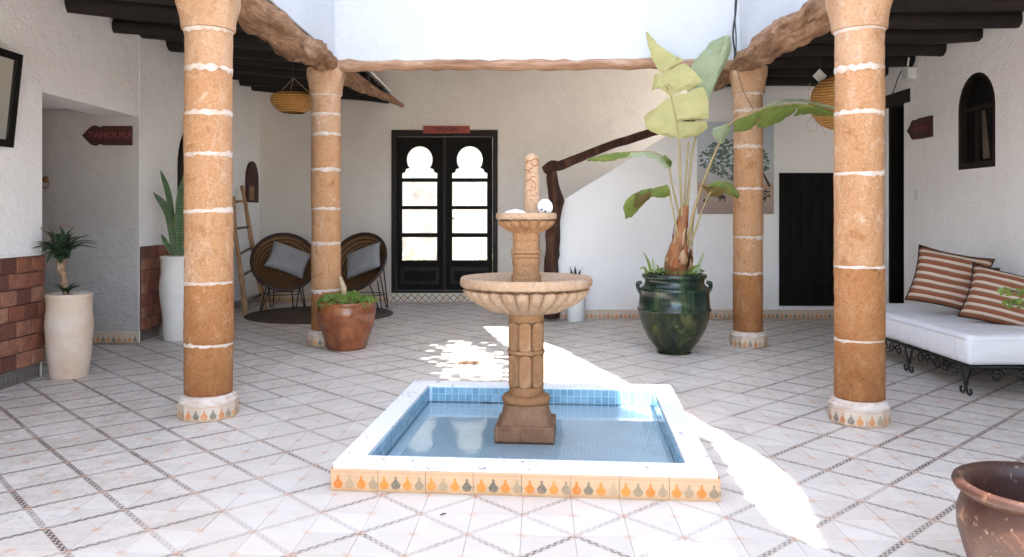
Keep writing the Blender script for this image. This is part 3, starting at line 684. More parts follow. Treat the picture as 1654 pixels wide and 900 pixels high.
# roofs: smoky boards over logs
def gallery(name, label, x0, x1, y0, y1, zw, zb, wallside, ys, slabtop):
    """logs run from the wall (height zw) to the beam (height zb)"""
    t = thing(name, label, 'ceiling', ((x0+x1)/2, (y0+y1)/2, 0), 0, 'gallery ceilings of dark logs')
    base = t.location.copy()
    for k, y in enumerate(ys):
        bm = BM(); r = random.uniform(0.068, 0.09); xa, xb = (x0, x1)
        za, zb_ = (zw, zb) if wallside == 'L' else (zb, zw)
        pts = [(xa-base.x + (xb-xa)*q, y-base.y+random.uniform(-.02, .02), za+(zb_-za)*q+r+random.uniform(-.008, .008)) for q in (0, .2, .4, .6, .8, 1)]
        tube(bm, catmull(pts, 3), r, 10, rough=0.22, seed=k*3.1)
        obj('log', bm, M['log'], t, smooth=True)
    # boards laid across the logs
    yb = y0
    while yb < y1-0.02:
        wd = min(random.uniform(0.11, 0.16), y1-yb); bm = BM()
        za, zb_ = (zw, zb) if wallside == 'L' else (zb, zw)
        c = [(x0-base.x, za+0.115), (x1-base.x, zb_+0.115)]
        y_a, y_b = yb-base.y+0.003, yb+wd-base.y-0.003; th = 0.022; dz = random.uniform(-.004, .004)
        vs = [bm.verts.new(p) for p in ((c[0][0], y_a, c[0][1]+dz), (c[1][0], y_a, c[1][1]+dz), (c[1][0], y_b, c[1][1]+dz), (c[0][0], y_b, c[0][1]+dz),
              (c[0][0], y_a, c[0][1]+th+dz), (c[1][0], y_a, c[1][1]+th+dz), (c[1][0], y_b, c[1][1]+th+dz), (c[0][0], y_b, c[0][1]+th+dz))]
        for q in ((0, 3, 2, 1), (4, 5, 6, 7), (0, 1, 5, 4), (1, 2, 6, 5), (2, 3, 7, 6), (3, 0, 4, 7)): bm.faces.new([vs[i] for i in q])
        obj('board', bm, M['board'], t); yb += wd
    bm = BM()
    za, zb_ = (zw, zb) if wallside == 'L' else (zb, zw)
    vs = [bm.verts.new(p) for p in ((x0-base.x, y0-base.y, za+0.185), (x1-base.x, y0-base.y, zb_+0.185), (x1-base.x, y1-base.y, zb_+0.185), (x0-base.x, y1-base.y, za+0.185),
          (x0-base.x, y0-base.y, slabtop[0]), (x1-base.x, y0-base.y, slabtop[1]), (x1-base.x, y1-base.y, slabtop[1]), (x0-base.x, y1-base.y, slabtop[0]))]
    for q in ((0, 3, 2, 1), (4, 5, 6, 7), (0, 1, 5, 4), (1, 2, 6, 5), (2, 3, 7, 6), (3, 0, 4, 7)): bm.faces.new([vs[i] for i in q])
    obj('roof_fill', bm, M['wall'], t)
    return t
ysL = [-3.2, -2.4, -1.6, -0.8, 0, 0.8, 1.6, 2.3, 3.0, 3.7, 4.4, 5.1, 5.80, 6.44, 7.18, 7.69, 8.30, 8.85, 9.45, 10.05, 10.5, 11.0]
gallery('left_gallery_ceiling', 'dark log and board ceiling over the left gallery above the white pots', LX+0.002, -1.78, FY, 7.60, 2.86, 2.68, 'L', [y for y in ysL if y < 7.6], (3.2, 3.2))
gallery('left_gallery_ceiling', 'dark log ceiling in the far left corner above the round chairs', LX+0.002, -1.70, 7.60, BY, 2.93, 2.76, 'L', [y for y in ysL if y > 7.6], (3.14, 2.97))
ysR = [-3.2, -2.4, -1.6, -0.8, 0, 0.8, 1.6, 2.3, 3.0, 3.7, 4.5, 5.2, 5.75, 6.32, 6.86, 7.42, 8.0, 8.55, 9.1]
gallery('right_gallery_ceiling', 'dark log and board ceiling over the right gallery above the daybed', 2.24, RX-0.002, FY, SY+0.0, 2.70, 2.69, 'R', ysR, (3.2, 3.2))
# rear and near gallery roofs
tag(obj('rear_gallery_roof', (lambda b: (box(b, (LX-0.3, CY1+0.262, H+0.002), (RX+0.3, BY+0.3, H+0.2)), b)[1])(BM()), M['wall']), 'plain white ceiling slab over the rear gallery by the double door', 'ceiling')
tag(obj('side_roof', (lambda b: (box(b, (-7.2, FY, H+0.004), (CX0-0.242, CY1+0.262, H+0.2)), b)[1])(BM()), M['wall']), 'flat roof slab above the left gallery logs', 'roof')
tag(obj('side_roof', (lambda b: (box(b, (CX1+0.242, FY, H+0.004), (RX+0.9, CY1+0.262, H+0.2)), b)[1])(BM()), M['wall']), 'flat roof slab above the right gallery logs', 'roof')

# added unseen canvas over the court, holes cut to shape the sun streaks
CZ = 4.42; KX, KY = 0.278/1.8807/1.0, 0.96/1.8807
tt = CZ*1.0/math.tan(SUN_EL); dirh = Vector((-0.278, 0.96)).normalized()
def up(p): return (p[0]-dirh.x*tt, p[1]-dirh.y*tt)
streak0 = [(-.30, 8.75), (-.06, 8.75), (.16, 8.1), (.46, 7.25), (.66, 6.5), (.84, 5.83), (1.03, 5.1), (1.17, 4.5), (1.27, 3.98), (1.28, 3.6), (1.20, 3.2), (1.13, 2.93),
          (1.06, 3.1), (1.03, 3.36), (1.07, 3.9), (1.08, 4.35), (.93, 4.72), (.62, 5.2), (.22, 5.75), (.12, 6.4), (.28, 7.0), (-.06, 7.5)]
patch = [(-.95, 7.7), (-.55, 8.1), (-.40, 7.4), (-.14, 6.9), (-.02, 6.2), (-.12, 5.9), (-.55, 6.05), (-.70, 6.6), (-.88, 6.9)]
rp = random.Random(31)
core = [(-.66, 7.45), (-.50, 7.72), (-.36, 7.55), (-.30, 7.25), (-.16, 6.9), (-.12, 6.55), (-.03, 6.25), (-.10, 6.0), (-.34, 6.06), (-.50, 6.25), (-.48, 6.6), (-.60, 6.85), (-.58, 7.15)]
patches = []; densecore = [(core[k][0]+(core[(k+1) % len(core)][0]-core[k][0])*q_/8, core[k][1]+(core[(k+1) % len(core)][1]-core[k][1])*q_/8) for k in range(len(core)) for q_ in range(8)]
def inside(x_, y_, poly):
    c_ = False
    for k in range(len(poly)):
        (xa, ya), (xb, yb) = poly[k], poly[k-1]
        if (ya > y_) != (yb > y_) and x_ < (xb-xa)*(y_-ya)/(yb-ya)+xa: c_ = not c_
    return c_
gy_ = 5.95
while gy_ < 8.2:
    gx_ = -1.05
    while gx_ < 0.0:
        e_ = ((gx_+.50-0.25*(7.1-gy_))/.36)**2+((gy_-7.05)/1.05)**2; e_ += 0.5*noise.noise(Vector((gx_*5, gy_*5, 3)))
        if e_ < 2.5:
            q_ = min(0.052, 0.03+0.035*(1-e_)); jx, jy = rp.uniform(-.012, .012), rp.uniform(-.012, .012)
            if inside(gx_, gy_, core) or (min(math.hypot(gx_-p_[0], gy_-p_[1]) for p_ in densecore) < 0.16 and rp.random() < 0.45):
                q_ = rp.uniform(.028, .035); patches.append([(gx_+jx*.3+q_*math.cos(a_), gy_+jy*.3+q_*math.sin(a_)) for a_ in [2*math.pi*k/7 for k in range(7)]])
        gx_ += 0.078
    gy_ += 0.078
streak = []
for k in range(len(streak0)):
    a_, b_ = Vector(streak0[k]), Vector(streak0[(k+1) % len(streak0)]); m_ = max(1, int((b_-a_).length/0.05))
    for q_ in range(m_):
        p_ = a_+(b_-a_)*q_/m_; streak.append((p_.x+0.028*noise.noise(Vector((p_.x*11, p_.y*11, 1))), p_.y+0.02*noise.noise(Vector((p_.x*9, p_.y*9, 7)))))
patch2 = [(.52, 2.93), (.62, 2.965), (.78, 2.94), (.80, 2.6), (.50, 2.6)]
def clampc(p): return (min(max(p[0], CX0+0.06), CX1-0.05), min(max(p[1], 0.42+0.05), CY1-0.06))
bm = BM()
Mx = Matrix(((1, 0, 0, 0), (0, 0, 1, 0), (0, -1, 0, CZ), (0, 0, 0, 1)))
KY0 = 0.42
plate(bm, [(CX0+0.01, KY0), (CX1-0.01, KY0), (CX1-0.01, CY1-0.01), (CX0+0.01, CY1-0.01)],
      [[clampc(up(p)) for p in q] for q in [streak, patch2]+patches], 0.004, Mx)
# keep only a single skin
bmesh.ops.delete(bm, geom=[v for v in bm.verts if v.co.z < CZ-0.002], context='VERTS')
added_sheet = tag(obj('added_light_canvas', bm, M['added_sheet']), 'added unseen canvas over the court, holes shaped to throw the sun streaks', 'added light blocker')

# --- main beams
def rough_beam(name, label, pts, rads, mat, seg=20, rough=0.30, seed=1.0, flat=1.0, group=None):
    c = Vector(pts[len(pts)//2]); bm = BM(); P = catmull([Vector(p)-c for p in pts], 10)
    tube(bm, P, rads, seg, rough=rough, seed=seed, flat=flat)
    for v in bm.verts:
        n1 = noise.noise(Vector((v.co.x*9, v.co.y*1.6, v.co.z*9))+Vector((seed, 0, 0)))
        v.co += Vector((0.018*n1, 0, 0.022*noise.noise(Vector((v.co.x*14, v.co.y*2.2+seed, v.co.z*14)))))
    return tag(obj(name, bm, M[mat], smooth=True, loc=c), label, 'beam', group)
rough_beam('gnarled_beam', 'gnarled twisting beam over the left columns, its thin end poking out past the rear column',
    [(-1.84, -3.5, 2.66), (-1.80, 0, 2.66), (-1.86, 2.5, 2.66), (-1.80, 4.4, 2.66), (-1.78, 5.6, 2.64), (-1.74, 6.4, 2.60), (-1.74, 7.2, 2.66), (-1.76, 7.9, 2.64), (-1.74, 8.8, 2.70), (-1.66, 9.9, 2.74), (-1.50, 10.9, 2.72)],
    [.10, .10, .105, .11, .125, .12, .10, .10, .085, .055, .02], 'beam', 22, 0.42, 3.0, group='main roof beams')
rough_beam('gnarled_beam', 'gnarled bark-edged beam over the right columns',
    [(2.16, -3.5, 2.62), (2.18, 0, 2.62), (2.14, 2.5, 2.63), (2.14, 4.4, 2.64), (2.15, 5.4, 2.62), (2.10, 6.3, 2.60), (2.12, 7.2, 2.62), (2.16, 7.9, 2.64), (2.22, 8.8, 2.68), (2.3, 9.35, 2.72)],
    [.10, .10, .10, .10, .11, .115, .09, .09, .08, .06], 'beam', 22, 0.40, 9.0, group='main roof beams')
rough_beam('cross_pole', 'long pale round pole spanning the court at the far side under the upper wall',
    [(-1.72, 7.50, 2.625), (-0.8, 7.49, 2.63), (0.2, 7.485, 2.628), (1.2, 7.49, 2.64), (2.22, 7.5, 2.63)], [.055, .052, .05, .052, .055], 'beamx', 14, 0.12, 5.0)

# ============================================================ COLUMNS
def column(label, x, y, top, joints, r, mats, seed, caph=0.2):
    t = thing('stone_column', label, 'column', (x, y, 0), random.uniform(0, 6), 'round stone columns of the court')
    rnd = random.Random(seed)
    # tiled octagonal plinth
    pl = BM(); br = r*1.23
    def facet(a, z): return math.cos(math.pi/10)/math.cos(((a+0.1) % (math.pi/5))-math.pi/10)*1.02
    lathe(pl, [(br, 0.002), (br, 0.094)], 60, cap=True, fn=facet, uvscale=br)
    obj('tiled_plinth', pl, M['frieze_pale'], t)
    b2 = BM(); lathe(b2, [(br*0.99, 0.0945), (br*1.0, 0.108), (br*0.96, 0.114), (br*0.93, 0.116), (br*0.92, 0.13), (br*0.86, 0.138), (r*0.9, 0.141)], 40, cap=False)
    obj('plinth_ring', b2, M['joint'], t, smooth=True, angle=40)
    zs = [0.14]+[EYE-(j-HOR)*y/FPX for j in joints]+[top-caph]
    zs = sorted(zs)
    for k in range(len(zs)-1):
        z0, z1 = zs[k]+(0.0 if k == 0 else 0.004), zs[k+1]-0.004
        bm = BM(); sd = rnd.uniform(0, 50); ox, oy = rnd.uniform(-.003, .003), rnd.uniform(-.003, .003)
        rr = r*(1.0+rnd.uniform(-.012, .012))*(1.01-0.02*k/len(zs)); m_ = max(2, int((z1-z0)/0.035))
        prof = [(rr*0.965, z0)]+[(rr*(1.0+0.006*math.sin(i*2.1+sd)), z0+0.008+(z1-z0-0.016)*i/m_) for i in range(m_+1)]+[(rr*0.965, z1)]
        lathe(bm, prof, 40, fn=lambda a, z: 1+0.022*noise.noise(Vector((math.cos(a)*1.6+sd, math.sin(a)*1.6, z*5)))+0.010*noise.noise(Vector((math.cos(a)*6+sd, math.sin(a)*6, z*22))))
        for v in bm.verts: v.co.x += ox; v.co.y += oy
        h = (z0+z1)/2/top
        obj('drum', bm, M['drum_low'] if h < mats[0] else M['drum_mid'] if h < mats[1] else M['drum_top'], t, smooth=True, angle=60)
        if k < len(zs)-1:
            zj = zs[k+1]; bm = BM(); sj = rnd.uniform(0, 50); ph = rnd.uniform(0, 6)
            jt = rnd.uniform(0.85, 1.3); prof = [(r*0.97, zj-0.018*jt), (r*1.004, zj-0.012*jt), (r*1.012, zj), (r*1.004, zj+0.012*jt), (r*0.97, zj+0.018*jt)]
            lathe(bm, prof, 56, cap=False, fn=lambda a, z: 1+0.015*noise.noise(Vector((math.cos(a)*3+sj, math.sin(a)*3, z*30))))
            for v in bm.verts:
                a = math.atan2(v.co.y, v.co.x)
                side = 1 if v.co.z > zj else -1
                if abs(v.co.z-zj) > 0.005: v.co.z += side*0.017*noise.noise(Vector((math.cos(a)*4+sj, math.sin(a)*4, side)))
                v.co.z += 0.006*math.sin(a+ph)
            obj('mortar_joint', bm, M['joint'], t, smooth=True)
    # capital: round at the neck, growing to a blunt square block
    bm = BM(); n = 56; z0 = top-caph; sd = rnd.uniform(0, 9); prof = [(0, 1.0, 0), (0.004, 1.13, 0.05), (0.25, 1.15, 0.2), (0.5, 1.21, 0.6), (0.66, 1.27, 0.9), (0.74, 1.29, 1.0), (1.0, 1.28, 1.0)]
    rings = []
    for (q, s, sq) in prof:
        ring = []
        for k in range(n):
            a = 2*math.pi*k/n; c_, s_ = abs(math.cos(a)), abs(math.sin(a))
            sqr = min(1.0/max(c_, s_), 1.16); rad = r*s*((1-sq)+sq*sqr*0.94)
            rad *= 1+0.03*noise.noise(Vector((math.cos(a)*2+sd, math.sin(a)*2, q*2)))+0.012*noise.noise(Vector((math.cos(a)*9+sd, math.sin(a)*9, q*9)))
            ring.append(bm.verts.new((rad*math.cos(a), rad*math.sin(a), z0+q*caph)))
        rings.append(ring)
    for i in range(len(rings)-1):
        for k in range(n): bm.faces.new((rings[i][k], rings[i][(k+1) % n], rings[i+1][(k+1) % n], rings[i+1][k]))
    bm.faces.new(rings[-1]); bm.faces.new(list(reversed(rings[0])))
    cp = obj('capital', bm, M['drum_top'], t, smooth=True, angle=50)
    cp.rotation_euler = (0, 0, -t.rotation_euler.z+rnd.uniform(-.12, .12))
    bm = BM(); lathe(bm, [(r*0.97, z0-0.018), (r*1.03, z0-0.012), (r*1.04, z0-0.001)], 40, cap=False); obj('neck_mortar', bm, M['joint'], t, smooth=True)
    return t
column('front left column of banded ochre stone, close to the left edge of the basin', -1.85, 4.87, 2.57, [115, 186, 251, 342, 456, 555], 0.140, (0.30, 0.80), 3, 0.225)
column('front right column of banded ochre stone, before the white daybed', 2.06, 4.74, 2.55, [113, 185, 281, 431, 547], 0.138, (0.30, 0.80), 5, 0.235)
column('rear left column of banded stone, behind the brown glazed planter', -1.765, 7.58, 2.60, [186, 219, 275, 338, 392, 468], 0.137, (0.2, 0.75), 8, 0.24)
column('rear right column of banded stone, right of the green jar', 2.215, 7.49, 2.60, [180, 238, 306, 382, 441], 0.135, (0.30, 0.75), 11, 0.24)

# ============================================================ SKIRTING AND BRICKS
def skirt(parent, x0, y0, x1, y1, h=0.11, pale=True, step=0.2, name='skirting_tile'):
    """tiles along a line; wall lies to the left of travel direction (tile face to the right)"""
    L = math.hypot(x1-x0, y1-y0); ang = math.atan2(y1-y0, x1-x0); n = max(1, round(L/step)); w_ = L/n
    src = None
    for k in range(n):
        p = Vector((x0, y0, 0))+Vector((math.cos(ang), math.sin(ang), 0))*(k*w_+0.001)
        if src is None:
            bm = BM(); uvbox(bm, w_-0.002, 0.014, h, bev=0)
            src = obj(name, bm, M['frieze_pale' if pale else 'frieze'], parent, loc=p, rot=(0, 0, ang))
        else: inst(src, parent, p, (0, 0, ang))
skirt(wl, LX, 6.04, LX, 4.0); skirt(wl, LX, 8.52, LX, 7.665); skirt(wp, -4.8, 7.64, LX-0.0, 7.64)
skirt(wl, LX, BY-0.015, LX, 9.4)
skirt(wb, LX, BY, DX0-0.03, BY); 
skirt(ws, 0.505, SY, 2.11, SY); skirt(wr2, 2.12, SY+0.002, RX-0.02, SY+0.002)
skirt(wr, RX, 4.0, RX, 8.1)
bm = BM(); uvbox(bm, DX1-DX0+0.10, 0.02, 0.12); obj('door_step', bm, M['zigzag'], wb, loc=(DX0-0.02, BY+0.02, 0.0))
def bricks(y0, y1, z0=0.115, rows=7, bh=0.115):
    bm = BM(); box(bm, (LX-0.002, y0, z0), (LX+0.014, y1, z0+rows*bh)); obj('brick_joint', bm, M['brickgrout'], wl)
    bw = 0.175; src = {}
    for r_ in range(rows):
        y = y1 - (0 if r_ % 2 else bw*0.5) ; y = y1
        first = True
        while y > y0+0.02:
            w_ = bw*(0.5 if (first and r_ % 2) else 1.0); first = False
            w_ = min(w_, y-y0); key = round(w_, 3)
            if key not in src:
                b = BM(); box(b, (0, -w_+0.006, 0.004), (0.024, -0.003, bh-0.005), bev=0.003)
                o = obj('brick', b, M['brick'], wl, loc=(LX+0.004, y, z0+r_*bh)); src[key] = o
            else: o = inst(src[key], wl, (LX+0.004+random.uniform(-.003, .005), y, z0+r_*bh))
            o.rotation_euler = (random.uniform(-.015, .015), 0, random.uniform(-.03, .03))
            y -= w_
bricks(4.9, 6.06); bricks(7.66, 8.53)
bm = BM(); box(bm, (LX, 4.9, 0.92), (LX+0.022, 6.06, 0.94), bev=0.004); box(bm, (LX, 7.66, 0.92), (LX+0.022, 8.53, 0.94), bev=0.004)
obj('wainscot_cap', bm, M['wall'], wl)

# ============================================================ DOORS AND WINDOWS
# double glazed door
t = thing('double_door', 'black double door with horseshoe-arched glass panes in the back wall', 'door', ((DX0+DX1)/2, BY+0.10, DZ0))
DW, DH = DX1-DX0, DZ1-DZ0
bm = BM(); fw = 0.07
plate(bm, [(-DW/2, 0), (DW/2, 0), (DW/2, DH), (-DW/2, DH)], [[(-DW/2+fw, 0.03), (DW/2-fw, 0.03), (DW/2-fw, DH-0.09), (-DW/2+fw, DH-0.09)]], 0.12, Matrix.Translation((0, -0.115, 0)))
obj('door_frame', bm, M['doorbrown'], t)
def zpix(py): return EYE-(py-HOR)*BY/FPX-DZ0
lw = DW/2-fw
for s in (-1, 1):
    cx = s*lw/2
    x0, x1 = cx-lw/2+0.003, cx+lw/2-0.003
    # glass opening spans seen in the photograph
    gx0, gx1 = ((649-CXP)*BY/FPX-(DX0+DX1)/2, (706-CXP)*BY/FPX-(DX0+DX1)/2) if s < 0 else ((730-CXP)*BY/FPX-(DX0+DX1)/2, (787-CXP)*BY/FPX-(DX0+DX1)/2)
    gc = (gx0+gx1)/2; hw = (gx1-gx0)/2
    rows = [(zpix(421), zpix(383)), (zpix(377), zpix(338)), (zpix(333), zpix(293.5))]
    holes = [[(gx0, a), (gx1, a), (gx1, b), (gx0, b)] for a, b in rows]
    zb, zt = zpix(288), zpix(236); rr = (zpix(236)-zpix(280))*0.50; zc = zt-rr; rr2 = hw*0.74
    hs = [(gx0, zb), (gx1, zb), (gx1, zb+0.075), (gx1-0.04, zb+0.085), (gx1-0.055, zb+0.13), (gc+rr2*0.74, zb+0.15)]
    a0 = -0.62
    for k in range(17):
        a = a0+(math.pi-2*a0)*k/16; hs.append((gc+rr2*math.cos(a), zc+rr*math.sin(a)))
    hs += [(gc-rr2*0.74, zb+0.15), (gx0+0.055, zb+0.13), (gx0+0.04, zb+0.085), (gx0, zb+0.075)]
    bm = BM(); plate(bm, [(x0, 0.035), (x1, 0.035), (x1, DH-0.095), (x0, DH-0.095)], holes+[hs], 0.045, Matrix.Translation((0, -0.075, 0)))
    leaf = obj('door_leaf', bm, M['door'], t)
    b = BM(); plate(b, [(gx0-0.02, 0.12), (gx1+0.02, 0.12), (gx1+0.02, zpix(432)), (gx0-0.02, zpix(432))], [[(gx0+0.02, 0.16), (gx1-0.02, 0.16), (gx1-0.02, zpix(438)), (gx0+0.02, zpix(438))]], 0.012, Matrix.Translation((0, -0.087, 0)))
    obj('panel_moulding', b, M['doorbrown'], leaf)
    for a, b_ in rows:
        b = BM(); box(b, (gx0-0.005, -0.055, a-0.005), (gx1+0.005, -0.051, b_+0.005)); obj('pane', b, M['glass'], leaf)
        b = BM(); plate(b, [(gx0-0.012, a-0.012), (gx1+0.012, a-0.012), (gx1+0.012, b_+0.012), (gx0-0.012, b_+0.012)], [[(gx0+0.004, a+0.004), (gx1-0.004, a+0.004), (gx1-0.004, b_-0.004), (gx0+0.004, b_-0.004)]], 0.01, Matrix.Translation((0, -0.086, 0)))
        obj('glazing_bead', b, M['doorbrown'], leaf)
    b = BM(); box(b, (gx0-0.005, -0.055, zb-0.005), (gx1+0.005, -0.051, zt+0.01)); obj('arched_pane', b, M['glass_frost'], leaf)
b = BM(); tube(b, [(0.06, -0.10, 1.05), (0.06, -0.13, 1.05), (0.14, -0.13, 1.05)], 0.009, 8); obj('handle', b, M['iron'], t)
b = BM(); box(b, (-0.022, -0.092, 0.04), (0.022, -0.076, DH-0.10), bev=0.004); obj('cover_strip', b, M['doorbrown'], t)
# red name board over the door
p0, p1 = at(684, 204, BY), at(759, 216, BY)
t = thing('name_board', 'small brick red board with dark lettering above the double door', 'sign', ((p0.x+p1.x)/2, BY-0.02, (p0.z+p1.z)/2))
b = BM(); box(b, (p0.x-t.location.x, -0.028, p1.z-t.location.z), (p1.x-t.location.x, 0.008, p0.z-t.location.z), bev=0.004); obj('board', b, M['signred'], t)
text('lettering', 'SALON', 0.088, M['blackletter'], t, (0, -0.030, 0), (R(90), 0, 0), sx=1.15)

# low black plank door, right corner
bx0, bx1, bz0, bz1 = (1257.5-CXP)*SY/FPX, 3.90, 0.155, 1.72
t = thing('plank_door', 'low black plank door in the corner wall behind the right columns', 'door', ((bx0+bx1)/2, SY-0.001, bz0))
n = 6; w_ = (bx1-bx0)/n
for k in range(n):
    b = BM(); box(b, (bx0-t.location.x+k*w_+0.003, -0.026-random.uniform(0, .003), 0), (bx0-t.location.x+(k+1)*w_-0.003, -0.002, bz1-bz0), bev=0.003); obj('plank', b, M['door'], t)
for z in (0.25, 1.3):
    b = BM(); box(b, (bx0-t.location.x+0.02, -0.036, z), (bx1-t.location.x-0.02, -0.029, z+0.09), bev=0.003); obj('ledge', b, M['door'], t)
b = BM(); box(b, (0.26, -0.045, 0.78), (0.30, -0.03, 0.86), bev=0.004); obj('latch', b, M['brass'], t)
# arched dark door on the left wall behind front column
t = thing('arched_door', 'dark arched door in the left wall behind the front left column', 'door', (LX+0.002, 8.98, 0.12))
b = BM(); plate(b, arch(0, 0.42, 0.0, 2.08, 18), [], 0.05, Matrix(((0, 1, 0, -0.02), (1, 0, 0, 0), (0, 0, 1, 0), (0, 0, 0, 1)))); obj('door_panel', b, M['door'], t)
b = BM(); o_ = arch(0, 0.46, -0.0, 2.13, 18); i_ = arch(0, 0.40, 0.02, 2.06, 18); plate(b, o_, [i_], 0.065, Matrix(((0, 1, 0, -0.02), (1, 0, 0, 0), (0, 0, 1, 0), (0, 0, 0, 1)))); obj('door_frame', b, M['doorbrown'], t)
# doorway in the right wall: lintel and door leaf
t = thing('tall_dark_door', 'tall dark door recessed in the right wall beyond the front right column', 'door', (RX+0.05, 8.32, 0))
b = BM(); box(b, (-0.045, 0.135, 0.0), (0.26, 0.175, 2.36), bev=0.004); obj('door_panel', b, M['door'], t)
b = BM(); box(b, (-0.062, -0.30, 2.36), (0.12, 0.24, 2.50), bev=0.012); obj('lintel', b, M['log'], t)
b = BM(); box(b, (0.245, -0.165, 0.0), (0.255, 0.12, 2.36)); obj('door_post', b, M['door'], t)
# arched window
t = thing('arched_window', 'narrow dark arched window in the right wall above the daybed cushions', 'window', (RX-0.004, (WY0+WY1)/2, WZ0))
MW = Matrix(((0, 1, 0, 0.0), (-1, 0, 0, 0), (0, 0, 1, 0), (0, 0, 0, 1))); hw = (WY1-WY0)/2; hh_ = WZ1-WZ0
b = BM(); plate(b, arch(0, hw-0.001, 0.001, hh_-0.001), [arch(0, hw-0.035, 0.055, hh_-0.035)], 0.06, MW); obj('frame', b, M['doorbrown'], t)
b = BM(); box(b, (0.01, -hw+0.03, hh_*0.62), (0.045, hw-0.03, hh_*0.62+0.03)); obj('transom', b, M['doorbrown'], t)
b = BM(); box(b, (0.02, 0.02, 0.06), (0.05, 0.05, hh_*0.62)); obj('mullion', b, M['doorbrown'], t)
b = BM(); box(b, (0.055, -hw, 0), (0.059, hw, hh_)); obj('pane', b, M['door'], t)
b = BM(); vs = [b.verts.new(p) for p in ((0.05, -0.12, 0.08), (0.05, -0.02, 0.08), (0.05, 0.0, hh_*0.6), (0.05, -0.05, hh_*0.6))]; b.faces.new(vs); obj('curtain', b, M['bark'], t)
# framed mirror at the extreme left
t = thing('wall_mirror', 'dark framed mirror leaning out from the left wall at the photo edge', 'mirror', (LX+0.015, 5.15, 1.70))
t.rotation_euler = (0, R(6.0), 0)
MM = Matrix(((0, 1, 0, 0.0), (1, 0, 0, 0), (0, 0, 1, 0), (0, 0, 0, 1)))
b = BM(); plate(b, [(-0.5, 0), (0.5, 0), (0.5, 0.66), (-0.5, 0.66)], [[(-0.45, 0.05), (0.45, 0.05), (0.45, 0.61), (-0.45, 0.61)]], 0.03, MM); obj('frame', b, M['door'], t)
b = BM(); box(b, (0.008, -0.46, 0.04), (0.014, 0.46, 0.62)); obj('mirror_glass', b, M['mirror'], t)

# signs
def arrow_sign(label, w_, h_, letters, M4_rot, loc, seedpts):
    t = thing('arrow_sign', label, 'sign', loc); t.rotation_euler = (0, 0, M4_rot)
    pts = [(w_, -h_/2), (w_, h_/2)]+[(w_*q, h_/2*s) for q, s in seedpts]+[(0, 0)]+[(w_*q, -h_/2*s) for q, s in reversed(seedpts)]
    pts = [(x-w_/2, z) for x, z in pts]
    b = BM(); plate(b, pts, [], 0.025, I4); obj('board', b, M['signdark'], t)
    return t
shape = [(0.42, 1.0), (0.36, 0.86), (0.33, 0.93), (0.27, 1.06), (0.20, 1.0), (0.13, 0.72), (0.06, 0.32)]
t = arrow_sign('maroon arrow-ended sign in the left passage pointing left', 0.475, 0.185, '', 0, (at(172.5, 219, 7.62).x, 7.622, at(172, 219, 7.62).z), shape)
text('lettering', 'TAMOUKA', 0.088, M['signletter'], t, (0.035, -0.002, 0.0), (R(90), 0, 0), sx=0.98)
shape2 = [(0.45, 1.0), (0.38, 0.86), (0.34, 0.9), (0.27, 0.98), (0.2, 0.85), (0.12, 0.45)]
t = arrow_sign('small maroon arrow sign on the right wall between the tall dark door and the window', 0.46, 0.20, '', R(-90), (RX-0.027, 7.81, at(1488, 208, 7.81).z), shape2)
text('lettering', 'YARA', 0.10, M['signletter'], t, (0.04, -0.002, 0.0), (R(90), 0, 0), sx=1.1)
# arched plaque behind the ladder
pc = Vector((LX+0.002, 10.92, at(403, 327, 10.9).z))
t = thing('arched_plaque', 'narrow arched maroon board hung on the wall above the ladder', 'plaque', pc)
b = BM(); plate(b, arch(0, 0.235, 0.0, 0.56, 16), [], 0.03, Matrix(((0, 1, 0, 0), (1, 0, 0, 0), (0, 0, 1, 0), (0, 0, 0, 1)))); obj('board', b, M['signdark'], t)
b = BM(); box(b, (0.032, -0.17, 0.03), (0.04, 0.0, 0.22)); obj('inset', b, M['beam'], t)
# small metal tag inside the passage
t = thing('door_knocker', 'small brass ornament on the passage wall near the left opening edge', 'ornament', (at(75, 285, 7.64).x, 7.635, at(75, 290, 7.64).z))
b = BM(); lathe(b, [(0.0, 0), (0.03, 0.004), (0.032, 0.012), (0.012, 0.02), (0, 0.022)], 16); obj('boss', b, M['brass'], t, smooth=True, rot=(R(90), 0, 0))
b = BM(); tube(b, [(0.035*math.sin(2*math.pi*k/16), -0.02, -0.045+0.04*math.cos(2*math.pi*k/16)) for k in range(16)], 0.006, 6, closed=True); obj('ring', b, M['brass'], t, smooth=True)
# switch
sw = at(1482, 315, 7.83); t = thing('light_switch', 'small pale light switch on the right wall below the arrow sign', 'switch', (RX-0.003, 7.87, sw.z))
b = BM(); box(b, (-0.012, -0.04, -0.045), (0.0, 0.04, 0.045), bev=0.003); obj('plate', b, M['whiteplastic'], t)
b = BM(); box(b, (-0.018, -0.015, -0.02), (-0.012, 0.015, 0.02), bev=0.002); obj('rocker', b, M['whiteplastic'], t)

